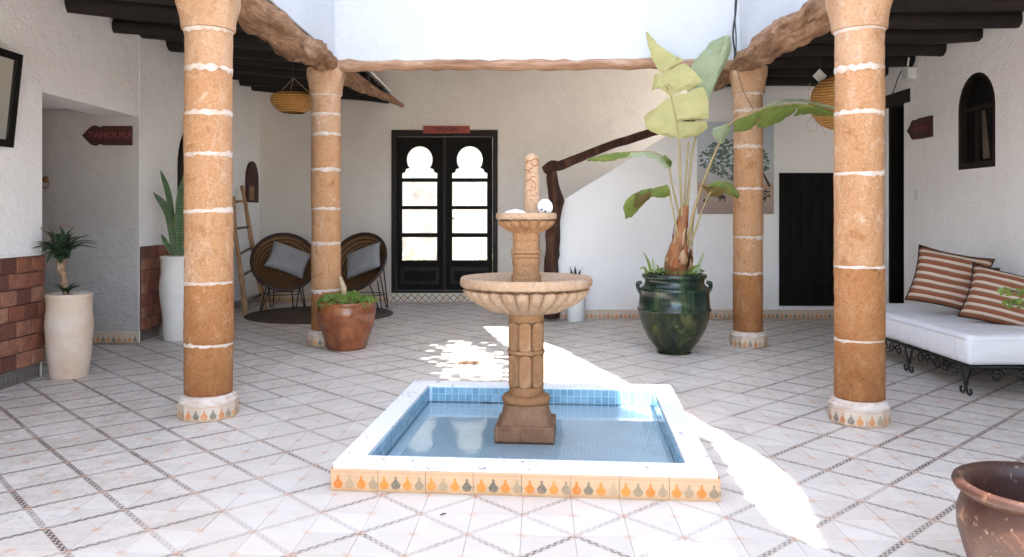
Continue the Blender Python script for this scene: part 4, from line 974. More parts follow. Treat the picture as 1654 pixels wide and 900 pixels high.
# painting (plain acacia tree and cattle on dry ground), behind the rear right column
pz0, pz1 = 1.235, 2.32; px0, px1 = (1126-CXP)*SY/FPX, (1249-CXP)*SY/FPX
t = thing('savanna_painting', 'large unframed painting of a spreading tree and cattle, partly behind the rear right column', 'painting', ((px0+px1)/2, SY-0.002, (pz0+pz1)/2))
def canvas_mat():
    t_ = NT('painted_canvas'); v = t_.coord(); sp = t_.n("ShaderNodeSeparateXYZ"); t_.l(v, sp.inputs[0])
    z = sp.outputs[2]; n = t_.noise(v, 9, 5, 0.65)
    col = t_.ramp(t_.maprange(t_.math('ADD', z, t_.math('MULTIPLY', t_.math('SUBTRACT', n, 0.5), 0.12)), -0.54, 0.54), [(0.0, (0.34, 0.27, 0.24)), (0.18, (0.42, 0.32, 0.27)), (0.30, (0.45, 0.30, 0.22)), (0.36, (0.46, 0.44, 0.44)), (0.55, (0.52, 0.56, 0.60)), (1.0, (0.50, 0.56, 0.62))])
    return t_.fin(col, 0.8)
M['canvas'] = canvas_mat()
W2 = (px1-px0)/2; H2 = (pz1-pz0)/2
b = BM(); box(b, (-W2, -0.02, -H2), (W2, 0, H2), bev=0.002); obj('canvas', b, M['canvas'], t)
M['paint_leaf'] = plain('painted_foliage', (0.05, 0.085, 0.07), (0.20, 0.25, 0.22), 40, 0.8, 0); M['paint_dark'] = plain('painted_dark_strokes', (0.03, 0.028, 0.03), (0.08, 0.06, 0.05), 30, 0.8, 0)
b = BM(); rn = random.Random(4)
def blob(b, cx, cz, rx, rz, y, n=9):
    b.faces.new([b.verts.new((cx+rx*math.cos(2*math.pi*k/n)*rn.uniform(.7, 1.2), y, cz+rz*math.sin(2*math.pi*k/n)*rn.uniform(.7, 1.2))) for k in range(n)])
cnt = 0
while cnt < 420:
    u_, v_ = rn.uniform(-0.42, 0.40), rn.uniform(-0.16, 0.34)
    if ((u_+0.02)/0.42)**2+((v_-0.06)/0.28)**2 > 1 or v_ < -0.16+0.35*abs(u_): continue
    blob(b, u_, v_, rn.uniform(.012, .030), rn.uniform(.008, .020), -0.0205-cnt*1e-6, 6); cnt += 1
obj('painted_foliage', b, M['paint_leaf'], t)
b = BM()
def stroke(b, p, q, w0, w1, y=-0.0215):
    d = Vector((q[0]-p[0], q[1]-p[1])); nrm = Vector((-d.y, d.x)).normalized()
    b.faces.new([b.verts.new((p[0]+nrm.x*w0, y, p[1]+nrm.y*w0)), b.verts.new((q[0]+nrm.x*w1, y, q[1]+nrm.y*w1)), b.verts.new((q[0]-nrm.x*w1, y, q[1]-nrm.y*w1)), b.verts.new((p[0]-nrm.x*w0, y, p[1]-nrm.y*w0))])
stroke(b, (0.40, -0.22), (0.30, -0.02), 0.016, 0.012); stroke(b, (0.30, -0.02), (0.18, 0.12), 0.012, 0.007); stroke(b, (0.05, -0.2), (0.0, 0.02), 0.022, 0.012)
for k in range(9): stroke(b, (rn.uniform(.28, .42), rn.uniform(-.34, -.24)), (rn.uniform(.2, .45), rn.uniform(-.36, -.26)), .006, .004, -0.0225-k*1e-4)
for cx, cz, s in ((-0.16, -0.34, 1.0), (-0.36, -0.38, .55), (0.32, -0.36, .8)):
    blob(b, cx, cz, 0.05*s, 0.024*s, -0.0235-s*1e-4)
    for dx in (-.035, -.02, .02, .035): stroke(b, (cx+dx*s, cz), (cx+dx*s, cz-0.055*s), .006*s, .004*s, -0.0245-dx*0.01)
o = obj('painted_cattle', b, M['paint_dark'], t); o['kind'] = 'stuff'

# ============================================================ POOL AND FOUNTAIN
pool = thing('tiled_basin', 'low square white-rimmed basin lined in blue mosaic at the centre of the court', 'basin', PC, PROT)
hw, hd = PW/2, PD/2; ix, iy = hw-PIN, hd-PIN; DP = 0.006
bm = BM()
plate(bm, [(-hw+0.006, -hd+0.006), (hw-0.006, -hd+0.006), (hw-0.006, hd-0.006), (-hw+0.006, hd-0.006)], [[(-ix, -iy), (ix, -iy), (ix, iy), (-ix, iy)]], PRIM+0.15,
      Matrix(((1, 0, 0, 0), (0, 0, 1, 0), (0, -1, 0, PRIM), (0, 0, 0, 1))))
bmesh.ops.bevel(bm, geom=[e for e in bm.edges if len(e.link_faces) == 2 and e.calc_face_angle(0) > 0.5 and all(v.co.z > PRIM-0.001 for v in e.verts)], offset=0.009, segments=3, affect='EDGES')
rim = obj('painted_rim', bm, M['rim'], pool, smooth=True, angle=35)
bm = BM(); uvquad(bm, [(-ix, -iy, DP), (ix, -iy, DP), (ix, iy, DP), (-ix, iy, DP)], [(0, 0), (2*ix, 0), (2*ix, 2*iy), (0, 2*iy)]); obj('basin_floor', bm, M['poolfloor'], pool)
bm = BM(); e = 0.002
for (a, b_) in (((-ix, iy-e), (ix, iy-e)), ((-ix+e, -iy), (-ix+e, iy)), ((ix-e, -iy), (ix-e, iy)), ((-ix, -iy+e), (ix, -iy+e))):
    L = math.hypot(b_[0]-a[0], b_[1]-a[1]); uvquad(bm, [(a[0], a[1], DP), (b_[0], b_[1], DP), (b_[0], b_[1], PRIM-0.012), (a[0], a[1], PRIM-0.012)], [(0, DP), (L, DP), (L, 0.11), (0, 0.11)])
obj('wall_grout', bm, M['poolgrout'], pool)
# mosaic squares on the three inner sides that show, as pieces; rest joined
q = 0.0437; src = None; rest = BM(); cnt = 0
def piece(u, z, side):
    global src, cnt
    d = 0.004
    if side == 'back': loc, rz = (-ix+u, iy-0.002, z), 0
    elif side == 'left': loc, rz = (-ix+0.002, -iy+u, z), R(90)
    elif side == 'right': loc, rz = (ix-0.002, iy-u, z), R(-90)
    else: loc, rz = (ix-u, -iy+0.002, z), R(180)
    if side != 'front' and cnt < 297 and z > -0.02:
        cnt += 1
        if src is None:
            b = BM(); box(b, (0.0026, -d, 0.0026), (q-0.0026, 0, q-0.0026)); src = obj('mosaic_tile', b, M['ptile'], pool, loc=loc, rot=(0, 0, rz))
        else: inst(src, pool, loc, (0, 0, rz))
    else:
        m4 = Matrix.Translation(loc) @ Matrix.Rotation(rz, 4, 'Z'); b = bmesh.new(); box(b, (0.0026, -d, 0.0026), (q-0.0026, 0, q-0.0026))
        mp = {v: rest.verts.new(m4 @ v.co) for v in b.verts}
        for f in b.faces: rest.faces.new([mp[v] for v in f.verts])
        b.free()
for side, L in (('back', 2*ix), ('left', 2*iy), ('right', 2*iy), ('front', 2*ix)):
    for r_ in range(3):
        z = PRIM-0.014-(r_+1)*q
        for k in range(int(L/q)): piece(k*q+(L-int(L/q)*q)/2, z, side)
o = obj('mosaic_field', rest, M['ptile'], pool); o['kind'] = 'stuff'
bm = BM(); uvquad(bm, [(-ix+.001, -iy+.001, 0.019), (ix-.001, -iy+.001, 0.019), (ix-.001, iy-.001, 0.019), (-ix+.001, iy-.001, 0.019)], [(0, 0), (1, 0), (1, 1), (0, 1)])
wtr = obj('water', bm, M['water'], pool)
if wtr.data.polygons[0].normal.z < 0: wtr.data.flip_normals()
# outer frieze tiles
def outer(L, start, ang, pale):
    n = 8; w_ = L/n; src = None
    for k in range(n):
        p = Vector(start)+Vector((math.cos(ang), math.sin(ang), 0))*(k*w_+0.001)
        b = BM(); uvbox(b, w_-0.002, 0.012, 0.096, u0=random.choice((0, 0.1, 0.2))*1.0, bev=0.0)
        sc = (0.2/(w_-0.002)); uvl = b.loops.layers.uv.verify()
        for f in b.faces:
            for lp in f.loops: lp[uvl].uv.x *= sc
        obj('frieze_tile', b, M['frieze'], pool, loc=p, rot=(0, 0, ang))
outer(PW, (-hw, -hd+0.006, 0.001), 0, False); outer(PD, (hw-0.006, -hd, 0.001), R(90), False); outer(PD, (-hw+0.006, hd, 0.001), R(-90), False); outer(PW, (hw, hd-0.006, 0.001), R(180), False)

# fountain
FC = Vector(((850-CXP)*4.39/FPX, 4.39, 0)); FR = PROT
ft = thing('stone_fountain', 'two-tiered carved sandstone fountain standing in the basin', 'fountain', (FC.x, FC.y, DP), FR)
k_ = 4.39/FPX
def fz(py, dy=0.0): return EYE-(py-HOR)*(4.39-dy)/FPX-DP
def nfn(sd, amp=0.008): return lambda a, z: 1+amp*noise.noise(Vector((math.cos(a)*2+sd, math.sin(a)*2, z*7)))+amp*0.6*noise.noise(Vector((math.cos(a)*9+sd, math.sin(a)*9, z*30)))
b = BM(); z1 = fz(690, 0.15)
box(b, (-0.16, -0.16, 0.0), (0.16, 0.16, z1), bev=0.008); obj('plinth_block', b, M['fstone_dark'], ft)
b = BM(); z2 = fz(656, .1); n = 32; rings = []
for q_ in range(7):
    f_ = q_/6; hw_ = 0.150-0.026*f_; zz = z1-0.003+(z2-z1+0.003)*f_; sq = 1-f_*0.75; ring = []
    for k in range(n):
        a = 2*math.pi*k/n; m_ = min(1/max(abs(math.cos(a)), abs(math.sin(a))), 1.32)
        rad = hw_*(sq*m_*0.93+(1-sq)*1.03)*(1+0.03*noise.noise(Vector((math.cos(a)*2, math.sin(a)*2, zz*9)))); ring.append(b.verts.new((rad*math.cos(a), rad*math.sin(a), zz)))
    rings.append(ring)
for i in range(6):
    for k in range(n): b.faces.new((rings[i][k], rings[i][(k+1) % n], rings[i+1][(k+1) % n], rings[i+1][k]))
b.faces.new(rings[-1]); obj('flared_foot', b, M['fstone_dark'], ft, smooth=True, angle=50)
z3 = fz(641, .08)
b = BM(); lathe(b, [(0.10, z2-0.004), (0.124, z2), (0.132, z2+0.012), (0.133, (z2+z3)/2+0.004), (0.126, z3-0.008), (0.115, z3), (0.08, z3+0.001)], 40, fn=nfn(3, 0.012)); obj('torus_ring', b, M['fstone'], ft, smooth=True, angle=50)
z4 = fz(627, .08)
b = BM(); lathe(b, [(0.092, z3), (0.094, z3+0.005), (0.094, z4-0.004), (0.088, z4)], 36, fn=nfn(4)); obj('lower_collar', b, M['fstone'], ft, smooth=True, angle=50)
z5 = fz(521, .08); z6 = fz(507, .08); zm = fz(571, .08)
b = BM(); lathe(b, [(0.074, z4-.002), (0.074, z5+.002)], 24); obj('shaft_core', b, M['fstone_dark'], ft, smooth=True, angle=50)
src = None
for (za, zb_) in ((z4+0.002, zm-0.012), (zm+0.012, z5-0.002)):
    src = None
    for k in range(8):
        if src is None:
            b = BM(); wd = 0.031; hgt = zb_-za; outl = []
            for s in range(9): a = math.pi*s/8; outl.append((wd*math.cos(a), hgt-0.022+0.022*math.sin(a)))
            outl += [(-wd, 0.010), (-wd*0.7, 0.0), (wd*0.7, 0.0), (wd, 0.010)]
            plate(b, outl, [], 0.03, I4)
            bmesh.ops.bevel(b, geom=[e for e in b.edges if all(abs(v.co.y) < 1e-5 for v in e.verts) and len(e.link_faces) == 2 and e.calc_face_angle(0) > 0.5], offset=0.007, segments=3, affect='EDGES')
            for v in b.verts: v.co.y -= 0.096; v.co.z += za
            src = obj('fluted_panel', b, M['fstone'], ft, smooth=True, angle=40)
        else: inst(src, ft, (0, 0, 0), (0, 0, 2*math.pi*k/8))
b = BM(); lathe(b, [(0.085, zm-0.012), (0.100, zm-0.010), (0.104, zm), (0.100, zm+0.010), (0.085, zm+0.012)], 36, fn=nfn(6)); obj('shaft_band', b, M['fstone'], ft, smooth=True)
b = BM(); lathe(b, [(0.094, z5-0.001), (0.097, z5+0.003), (0.097, z6+0.03), (0.094, z6+0.034)], 36, fn=nfn(7)); obj('upper_collar', b, M['fstone'], ft, smooth=True, angle=50)
# big bowl
def bowl(ft, zc, R0, rimh, depth, lobes, rb, mat_rim, mat_lobe):
    """zc = height of rim top; rimh rim band height; depth of gadrooned part"""
    b = BM(); zr = zc-rimh
    prof = [(rb*0.8, zr-depth), (rb, zr-depth), (R0*0.66, zr-depth*0.66), (R0*0.77, zr-depth*0.3), (R0*0.81, zr-0.004), (R0*0.83, zr+0.004), (R0*0.975, zr+0.006), (R0*0.995, zr+0.014), (R0, zr+rimh*0.5), (R0*0.995, zc-0.008), (R0*0.97, zc), (R0*0.93, zc-0.001), (R0*0.90, zc-0.012), (R0*0.6, zc-0.028), (0.02, zc-0.034)]
    lathe(b, prof, 72, fn=nfn(R0*9, 0.006)); obj('bowl', b, mat_rim, ft, smooth=True, angle=50)
    src = None
    for k in range(lobes):
        if src is None:
            b = BM(); nseg, ns = 10, 10; rings = []
            for i in range(ns+1):
                f_ = i/ns; zz = zr+0.001-depth*f_*0.98
                rr = R0*0.955-(R0*0.955-rb*1.02)*(f_**1.9); wd = math.pi*rr/lobes*0.91
                if f_ < 0.12: wd *= math.sin(math.acos(1-f_/0.12))*0.9+0.1 if f_ > 0 else 0.15
                rise = 0.055*R0/0.36*(1 if f_ > 0.1 else 0.5+5*f_)*(1-0.45*f_); ring = []
                for s in range(nseg+1):
                    a = math.pi*s/nseg; ring.append(b.verts.new((wd*math.cos(a), -(rr-0.046*R0/0.36+0.050*(0.6 if f_ == 0 else 1)*R0/0.36*math.sin(a)**0.7), zz)))
                rings.append(ring)
            for i in range(ns):
                for s in range(nseg): b.faces.new((rings[i][s], rings[i][s+1], rings[i+1][s+1], rings[i+1][s]))
            b.faces.new(rings[0])
            src = obj('gadroon', b, mat_lobe, ft, smooth=True, angle=60)
        else: inst(src, ft, (0, 0, 0), (0, 0, 2*math.pi*k/lobes))
zc1 = fz(447); R1 = 0.364
bowl(ft, zc1, R1, 0.058, zc1-0.058-z6-0.006, 27, 0.19, M['fstone_pale'], M['fstone_pale'])
# upper post
zp0 = zc1-0.034; zc2 = fz(344); R2 = 0.167; zlow = fz(377)
def sq_prof(b, prof, n=40):
    rings = []
    for (hw_, z) in prof:
        ring = []
        for k in range(n):
            a = 2*math.pi*(k+0.5)/n; m_ = min(1/max(abs(math.cos(a)), abs(math.sin(a))), 1.18)
            rad = hw_*m_*(1+0.012*noise.noise(Vector((math.cos(a)*3, math.sin(a)*3, z*20)))); ring.append(b.verts.new((rad*math.cos(a), rad*math.sin(a), z)))
        rings.append(ring)
    for i in range(len(prof)-1):
        for k in range(n): b.faces.new((rings[i][k], rings[i][(k+1) % n], rings[i+1][(k+1) % n], rings[i+1][k]))
    b.faces.new(rings[-1]); b.faces.new(list(reversed(rings[0])))
def ph(py): return fz(py)
b = BM()
sq_prof(b, [(0.080, zp0), (0.080, ph(444)), (0.070, ph(443)), (0.070, ph(430)), (0.071, ph(428)), (0.074, ph(426)), (0.073, ph(420)), (0.070, ph(417)), (0.072, ph(416)), (0.078, ph(414)), (0.078, ph(411)), (0.070, ph(409.5)), (0.070, ph(408.5)), (0.079, ph(408)), (0.079, ph(404)), (0.071, ph(402)), (0.070, ph(401)), (0.071, ph(390)), (0.073, ph(389)), (0.069, ph(388)), (0.071, ph(386)), (0.072, zlow+0.02)])
obj('upper_post', b, M['fstone'], ft, smooth=True, angle=35)
bowl(ft, zc2, R2, 0.040, zc2-0.040-zlow, 16, 0.076, M['fstone_pale'], M['fstone'])
# carved finial
zf0, zf1 = zc2-0.02, fz(247); b = BM(); n = 30; rings = []; cxf = (859-850)*k_
for i in range(25):
    f_ = i/24; ring = []
    for k in range(n):
        a = 2*math.pi*k/n; rr = 0.043*(1.03-0.10*f_)*(math.sqrt(max(0.0, 1-((f_-0.90)/0.10)**2)) if f_ > 0.90 else 1)
        rr = max(rr, 0.002)*(1+0.05*noise.noise(Vector((math.cos(a)*3, math.sin(a)*3, f_*12)))); ring.append(b.verts.new((cxf+rr*math.cos(a), rr*math.sin(a), zf0+(zf1-zf0)*f_)))
    rings.append(ring)
for i in range(24):
    for k in range(n): b.faces.new((rings[i][k], rings[i][(k+1) % n], rings[i+1][(k+1) % n], rings[i+1][k]))
b.faces.new(rings[-1]); obj('finial', b, M['fstone_pale'], ft, smooth=True)
# incised strokes on the finial, as read from the photo (zoom grid 900 px over x800-920,y240-360)
strokes = [[(372, 190), (395, 150), (430, 158), (470, 138), (500, 128), (522, 160)], [(372, 190), (400, 170)], [(440, 180), (470, 215), (500, 210), (520, 180)], [(375, 260), (410, 268), (440, 248), (465, 240)], [(400, 265), (425, 300), (380, 300), (372, 290)],
           [(425, 302), (495, 302)], [(378, 408), (410, 390), (450, 350), (500, 342)], [(410, 372), (450, 392), (485, 425)], [(495, 425), (492, 490), (460, 515), (420, 508), (380, 515)], [(380, 560), (440, 560), (465, 580), (490, 570)], [(380, 628), (410, 615), (450, 625), (475, 632)], [(375, 400), (370, 380)]]
for st in strokes:
    P = []
    for (zx, zy) in st:
        wx = (800+zx*120/900-850)*k_-cxf; wz = fz(240+zy*120/900); rr = 0.0405
        wx = max(-rr*0.96, min(rr*0.96, wx)); P.append((cxf+wx, -math.sqrt(rr*rr-wx*wx)*1.0, wz))
    b = BM(); tube(b, catmull(P, 4), 0.0035, 5); obj('carved_line', b, M['pale_motif'], ft)
# white ornaments resting on the small bowl
b = BM(); lathe(b, [(0.0, 0.0), (0.024, 0.003), (0.040, 0.022), (0.043, 0.045), (0.038, 0.066), (0.022, 0.083), (0.0, 0.088)], 28, fn=nfn(5, 0.03))
sh = thing('white_stone_ball', 'white shell-like ball resting on the right side of the upper fountain bowl', 'ornament', (FC.x+(880-850)*k_, FC.y-0.03, DP+zc2-0.012))
obj('ball', b, M['shell'], sh, smooth=True)
for ax_, az in ((0.0, 0.02), (-0.02, 0.03)):
    b = BM(); lathe(b, [(0.0, 0), (0.006, 0.001), (0.006, 0.004), (0.0, 0.005)], 10); obj('pit', b, M['cable'], sh, loc=(ax_, -0.043, az), rot=(R(90), 0, 0))
b = BM(); lathe(b, [(0.0, 0.0), (0.05, 0.003), (0.066, 0.012), (0.05, 0.022), (0.0, 0.034)], 28, fn=nfn(8, 0.08))
tag(obj('white_stone', b, M['shell'], smooth=True, loc=(FC.x+(833-850)*k_, FC.y-0.0, DP+zc2-0.012)), 'flat white stone lying on the left side of the upper fountain bowl', 'stone')
# twig floating in the basin
b = BM(); tw = gr(787, 652, 0.022); tube(b, catmull([(-0.03, 0, 0), (-0.01, 0.004, 0.003), (0.015, -0.003, 0.002), (0.035, 0.002, 0)], 4), 0.0022, 6)
tag(obj('floating_twig', b, M['door'], smooth=True, loc=tw), 'small dark twig floating on the basin water', 'twig')
b = BM(); tw = gr(716, 831, 0.004); tube(b, [(-0.012, -0.008, 0), (0, 0, 0.003), (0.012, 0.008, 0)], [0.002, 0.004, 0.002], 6, flat=0.6)
tag(obj('dead_leaf', b, M['door'], smooth=True, loc=tw), 'tiny dark dead leaf on the tiles in front of the basin', 'leaf')
# floor drain
dr = gr(757, 587); t = thing('floor_drain', 'small rusty drain grate in the floor behind the basin', 'drain', (dr.x, dr.y, 0.002), TROT)
b = BM(); plate(b, [(-.085, -.06), (.085, -.06), (.085, .06), (-.085, .06)], [[(x_-.007, y_-.018), (x_+.007, y_-.018), (x_+.007, y_+.018), (x_-.007, y_+.018)] for x_ in (-.06, -.036, -.012, .012, .036, .06) for y_ in (-.028, .028)], 0.003, Matrix(((1, 0, 0, 0), (0, 0, 1, 0), (0, -1, 0, .005), (0, 0, 0, 1)))); obj('grate', b, M['rust'], t)

# ============================================================ POTS AND PLANTS
def pot(name, label, cat, loc, prof_out, prof_in, mats, seg=56, sd=1, extra=None, rz=0.0):
    t = thing(name, label, cat, loc, rz); b = BM()
    lathe(b, prof_out+prof_in, seg, cap=True, fn=nfn(sd, 0.010)); 
    if isinstance(mats, tuple):
        for f in b.faces: f.material_index = 0 if f.calc_center_median().z > mats[2] else 1
        obj('pot', b, [mats[0], mats[1]], t, smooth=True, angle=60)
    else: obj('pot', b, mats, t, smooth=True, angle=60)
    return t
def soil(t, r, z):
    b = BM(); n = 24; c = b.verts.new((0, 0, z+0.01)); ring1 = [b.verts.new((r*0.55*math.cos(a), r*0.55*math.sin(a), z+0.012*noise.noise(Vector((a*3, z, 0)))+0.008)) for a in [2*math.pi*k/n for k in range(n)]]
    ring2 = [b.verts.new((r*math.cos(a), r*math.sin(a), z)) for a in [2*math.pi*k/n for k in range(n)]]
    for k in range(n): b.faces.new((c, ring1[k], ring1[(k+1) % n])); b.faces.new((ring1[k], ring2[k], ring2[(k+1) % n], ring1[(k+1) % n]))
    obj('soil', b, M['soil'], t, smooth=True)
def blade(b, pts, width, fold=0.15, n=14, wprof=None, twist=0.0, side=None, notch=None, mi=0):
    """leaf along pts; width full; returns; uv.x across, uv.y along"""
    P = catmull(pts, max(3, n//max(1, len(pts)-1))); m_ = len(P); uvl = b.loops.layers.uv.verify(); rows = []
    L = sum((P[i+1]-P[i]).length for i in range(m_-1))
    for i, p in enumerate(P):
        f_ = i/(m_-1); t_ = (P[min(i+1, m_-1)]-P[max(i-1, 0)]).normalized()
        s = Vector(side) if side is not None else t_.cross(Vector((0, 0, 1)))
        if s.length < 0.05: s = Vector((1, 0, 0))
        s = (s-t_*s.dot(t_)).normalized(); nn = s.cross(t_)
        if twist: s = Matrix.Rotation(twist*f_, 3, t_) @ s; nn = s.cross(t_)
        wv = width*0.5*(wprof(f_) if wprof else math.sin(math.pi*min(1, f_*0.9+0.1))**0.6)
        rows.append([(p+s*wv*q-nn*abs(q)*wv*fold*-1.0, q) for q in (-1, -0.5, 0, 0.5, 1)])
    for hs in (range(0, 2), range(2, 4)):
        for i in range(m_-1):
            for j in hs:
                vs = [b.verts.new(x_) for x_ in (rows[i][j][0], rows[i][j+1][0], rows[i+1][j+1][0], rows[i+1][j][0])]
                f = b.faces.new(vs); f.material_index = mi
                for lp, uv in zip(f.loops, ((j/4, i/(m_-1)*L), ((j+1)/4, i/(m_-1)*L), ((j+1)/4, (i+1)/(m_-1)*L), (j/4, (i+1)/(m_-1)*L))): lp[uvl].uv = uv
    bmesh.ops.remove_doubles(b, verts=b.verts, dist=1e-5)
# --- left white pot with aloe
pA = Vector((at(112, 600, 6.05).x, 6.05, 0))
t = pot('white_cylinder_pot', 'tall dusty white clay pot with orange stains by the brick wainscot', 'pot', pA,
    [(0.128, 0.0), (0.132, 0.012), (0.150, 0.18), (0.163, 0.36), (0.166, 0.40), (0.158, 0.50), (0.158, 0.60), (0.163, 0.607), (0.165, 0.622), (0.160, 0.630)], [(0.148, 0.630), (0.145, 0.60), (0.12, 0.55)], M['potwhite'], sd=2)
soil(t, 0.146, 0.60)
al = thing('aloe_plant', 'spiky dark tree aloe on a scaly stem in the stained white pot', 'plant', pA+Vector((-0.01, 0, 0.60)))
def a2(px, py, Y=6.05): return at(px, py, Y)-al.location
b = BM(); tube(b, catmull([a2(107, 478), a2(104, 462), a2(101, 445), a2(97, 436), a2(99, 418)], 6), [0.020, 0.025, 0.022, 0.026, 0.03], 12, rough=0.5, seed=2); obj('stem', b, M['aloestem'], al, smooth=True)
rn = random.Random(12)
tips = [(48, 410, .05), (60, 396, .1), (66, 374, .06), (85, 370, -.05), (98, 366, .0), (112, 368, .06), (126, 377, -.04), (140, 380, .05), (152, 389, .0), (146, 402, .1), (136, 402, -.12), (124, 414, -.1), (112, 424, -.12), (90, 424, -.12), (70, 416, -.1), (56, 405, -.12), (80, 385, .12), (118, 384, .12), (104, 378, -.1), (74, 390, -.14), (130, 393, -.14), (95, 392, -.16), (110, 398, -.17), (62, 400, .16), (140, 395, .16), (86, 408, -.16), (122, 405, -.16), (43, 402, -.02)]
for (px, py, dy) in tips:
    b = BM(); c = a2(100+rn.uniform(-4, 4), 414+rn.uniform(-9, 6)); e = a2(px, py)+Vector((0, dy, 0)); mid = (c+e)/2+Vector((0, 0, 0.03+0.25*(e-c).length*0.25))
    blade(b, [c, mid, e], 0.10, 0.35, 12, lambda f: (1-f)**0.7*0.95+0.04); obj('leaf', b, M['aloe'], al, smooth=True)
for k in range(10):
    b = BM(); a = k*0.63; c = a2(107, 476); e = c+Vector((0.12*math.cos(a), 0.10*math.sin(a), 0.05+rn.uniform(0, .05)))
    blade(b, [c, (c+e)/2+Vector((0, 0, 0.02)), e], 0.045, 0.35, 9, lambda f: (1-f)**0.7); obj('leaf', b, M['aloe'], al, smooth=True)
b = BM(); tube(b, catmull([a2(96, 395), a2(72, 375), a2(58, 355), a2(50, 338), a2(54, 324)], 6), 0.0035, 6); obj('dry_flower_stalk', b, M['aloestem'], al, smooth=True)
b = BM(); tube(b, catmull([a2(55, 326), a2(53, 332), a2(51, 340)], 4), [0.004, 0.010, 0.004], 6); obj('dry_flower', b, M['aloestem'], al, smooth=True)
b = BM(); tube(b, catmull([a2(100, 385), a2(97, 366), a2(108, 366), a2(120, 369)], 5), 0.0035, 6); obj('dry_leaf', b, M['aloestem'], al, smooth=True)
# --- second white pot with snake plant
pB = Vector((at(289, 600, 7.86).x, 7.86, 0))
t = pot('white_cylinder_pot', 'tall clean white clay pot half hidden by the front left column', 'pot', pB,
    [(0.135, 0.0), (0.14, 0.01), (0.155, 0.25), (0.176, 0.42), (0.180, 0.50), (0.175, 0.60), (0.165, 0.66), (0.166, 0.79), (0.174, 0.80), (0.174, 0.818), (0.17, 0.822)], [(0.155, 0.82), (0.15, 0.78), (0.12, 0.74)], M['potwhite2'], sd=6)
soil(t, 0.152, 0.785)
sn = thing('snake_plant', 'upright snake plant with sword leaves in the clean white pot', 'plant', pB+Vector((0, 0, 0.785)))
def s2(px, py, dy=0): return at(px, py, 7.86)-sn.location+Vector((0, dy, 0))
sw_ = lambda f: min(1, 0.55+f*1.2)*(1-max(0, (f-0.55)/0.45)**2.2)
for (a, m1, e, wd, dy) in [((281, 412), (272, 345), (247, 310), .075, 0), ((284, 408), (271, 320), (255, 273), .06, .05), ((290, 412), (292, 340), (300, 282), .075, -.05), ((285, 412), (282, 370), (284, 325), .06, .06), ((292, 412), (290, 350), (287, 300), .055, .03), ((296, 412), (300, 340), (306, 300), .07, .0), ((280, 412), (272, 395), (263, 378), .05, -.04), ((286, 412), (279, 365), (276, 338), .055, -.02), ((293, 412), (296, 380), (303, 330), .06, .08), ((289, 412), (287, 390), (281, 352), .06, .09)]:
    b = BM(); blade(b, [s2(*a), s2(m1[0], m1[1], dy*0.7), s2(e[0], e[1], dy)], wd, 0.25, 16, sw_, side=(1, 0.25, 0)); obj('leaf', b, M['snake'], sn, smooth=True)
# --- brown planter with succulents
pC = Vector((at(560, 560, 7.33).x, 7.33, 0))
t = pot('brown_glazed_planter', 'round brown glazed planter before the rear left column', 'pot', pC,
    [(0.165, 0.0), (0.175, 0.01), (0.205, 0.10), (0.245, 0.22), (0.262, 0.31), (0.264, 0.36), (0.252, 0.395), (0.256, 0.405), (0.262, 0.42), (0.256, 0.432), (0.24, 0.437)], [(0.232, 0.43), (0.225, 0.40), (0.20, 0.37)], M['potbrown'], sd=9)
soil(t, 0.228, 0.40)
su = thing('succulent_mat', 'dense bright green succulents spilling over the brown planter', 'plant', pC+Vector((0, 0, 0.40)))
rn = random.Random(5); b = BM(); uvl = b.loops.layers.uv.verify()
for k in range(900):
    a = rn.uniform(0, 2*math.pi); rr = math.sqrt(rn.random())*0.275; h = 0.045+0.06*(1-(rr/0.28)**2)*rn.random()+0.045*noise.noise(Vector((math.cos(a)*rr*9, math.sin(a)*rr*9, 0)))
    if rr > 0.235: h -= rn.uniform(0, 0.04)
    p = Vector((rr*math.cos(a), rr*math.sin(a), h)); d = Vector((rn.uniform(-1, 1), rn.uniform(-1, 1), rn.uniform(-0.1, 1.0))).normalized(); s = d.orthogonal().normalized(); L = rn.uniform(0.018, 0.036); wv = L*0.28
    vs = [b.verts.new(q_) for q_ in (p-d*L*0.3, p+s*wv, p+d*L, p-s*wv)]; f = b.faces.new(vs)
    for lp, uv in zip(f.loops, ((.5, 0), (1, .5), (.5, 1), (0, .5))): lp[uvl].uv = uv
o = obj('foliage', b, M['succ'], su); o['kind'] = 'stuff'
b = BM(); q0 = at(557, 482, 7.36)-su.location; q1 = at(549, 447, 7.36)-su.location
tube(b, [q0, (q0+q1)/2+Vector((0.005, 0, 0)), q1], [0.026, 0.027, 0.014], 10, rough=0.2, seed=4); obj('dry_stump', b, M['raffia'], su, smooth=True)
# --- terracotta pot near right corner
pDl = at(1680, 790, 2.42); pD = Vector((pDl.x, 2.42, 0))
t = pot('terracotta_pot', 'large empty weathered terracotta pot cut off at the lower right', 'pot', pD,
    [(0.13, 0.0), (0.14, 0.01), (0.185, 0.12), (0.222, 0.25), (0.224, 0.30), (0.212, 0.345), (0.206, 0.360), (0.218, 0.372), (0.232, 0.380), (0.238, 0.391), (0.234, 0.402), (0.222, 0.408)], [(0.206, 0.402), (0.197, 0.388), (0.192, 0.36), (0.20, 0.28), (0.17, 0.12), (0.12, 0.03)], M['terracotta'], 80, sd=14)
soil(t, 0.155, 0.10)
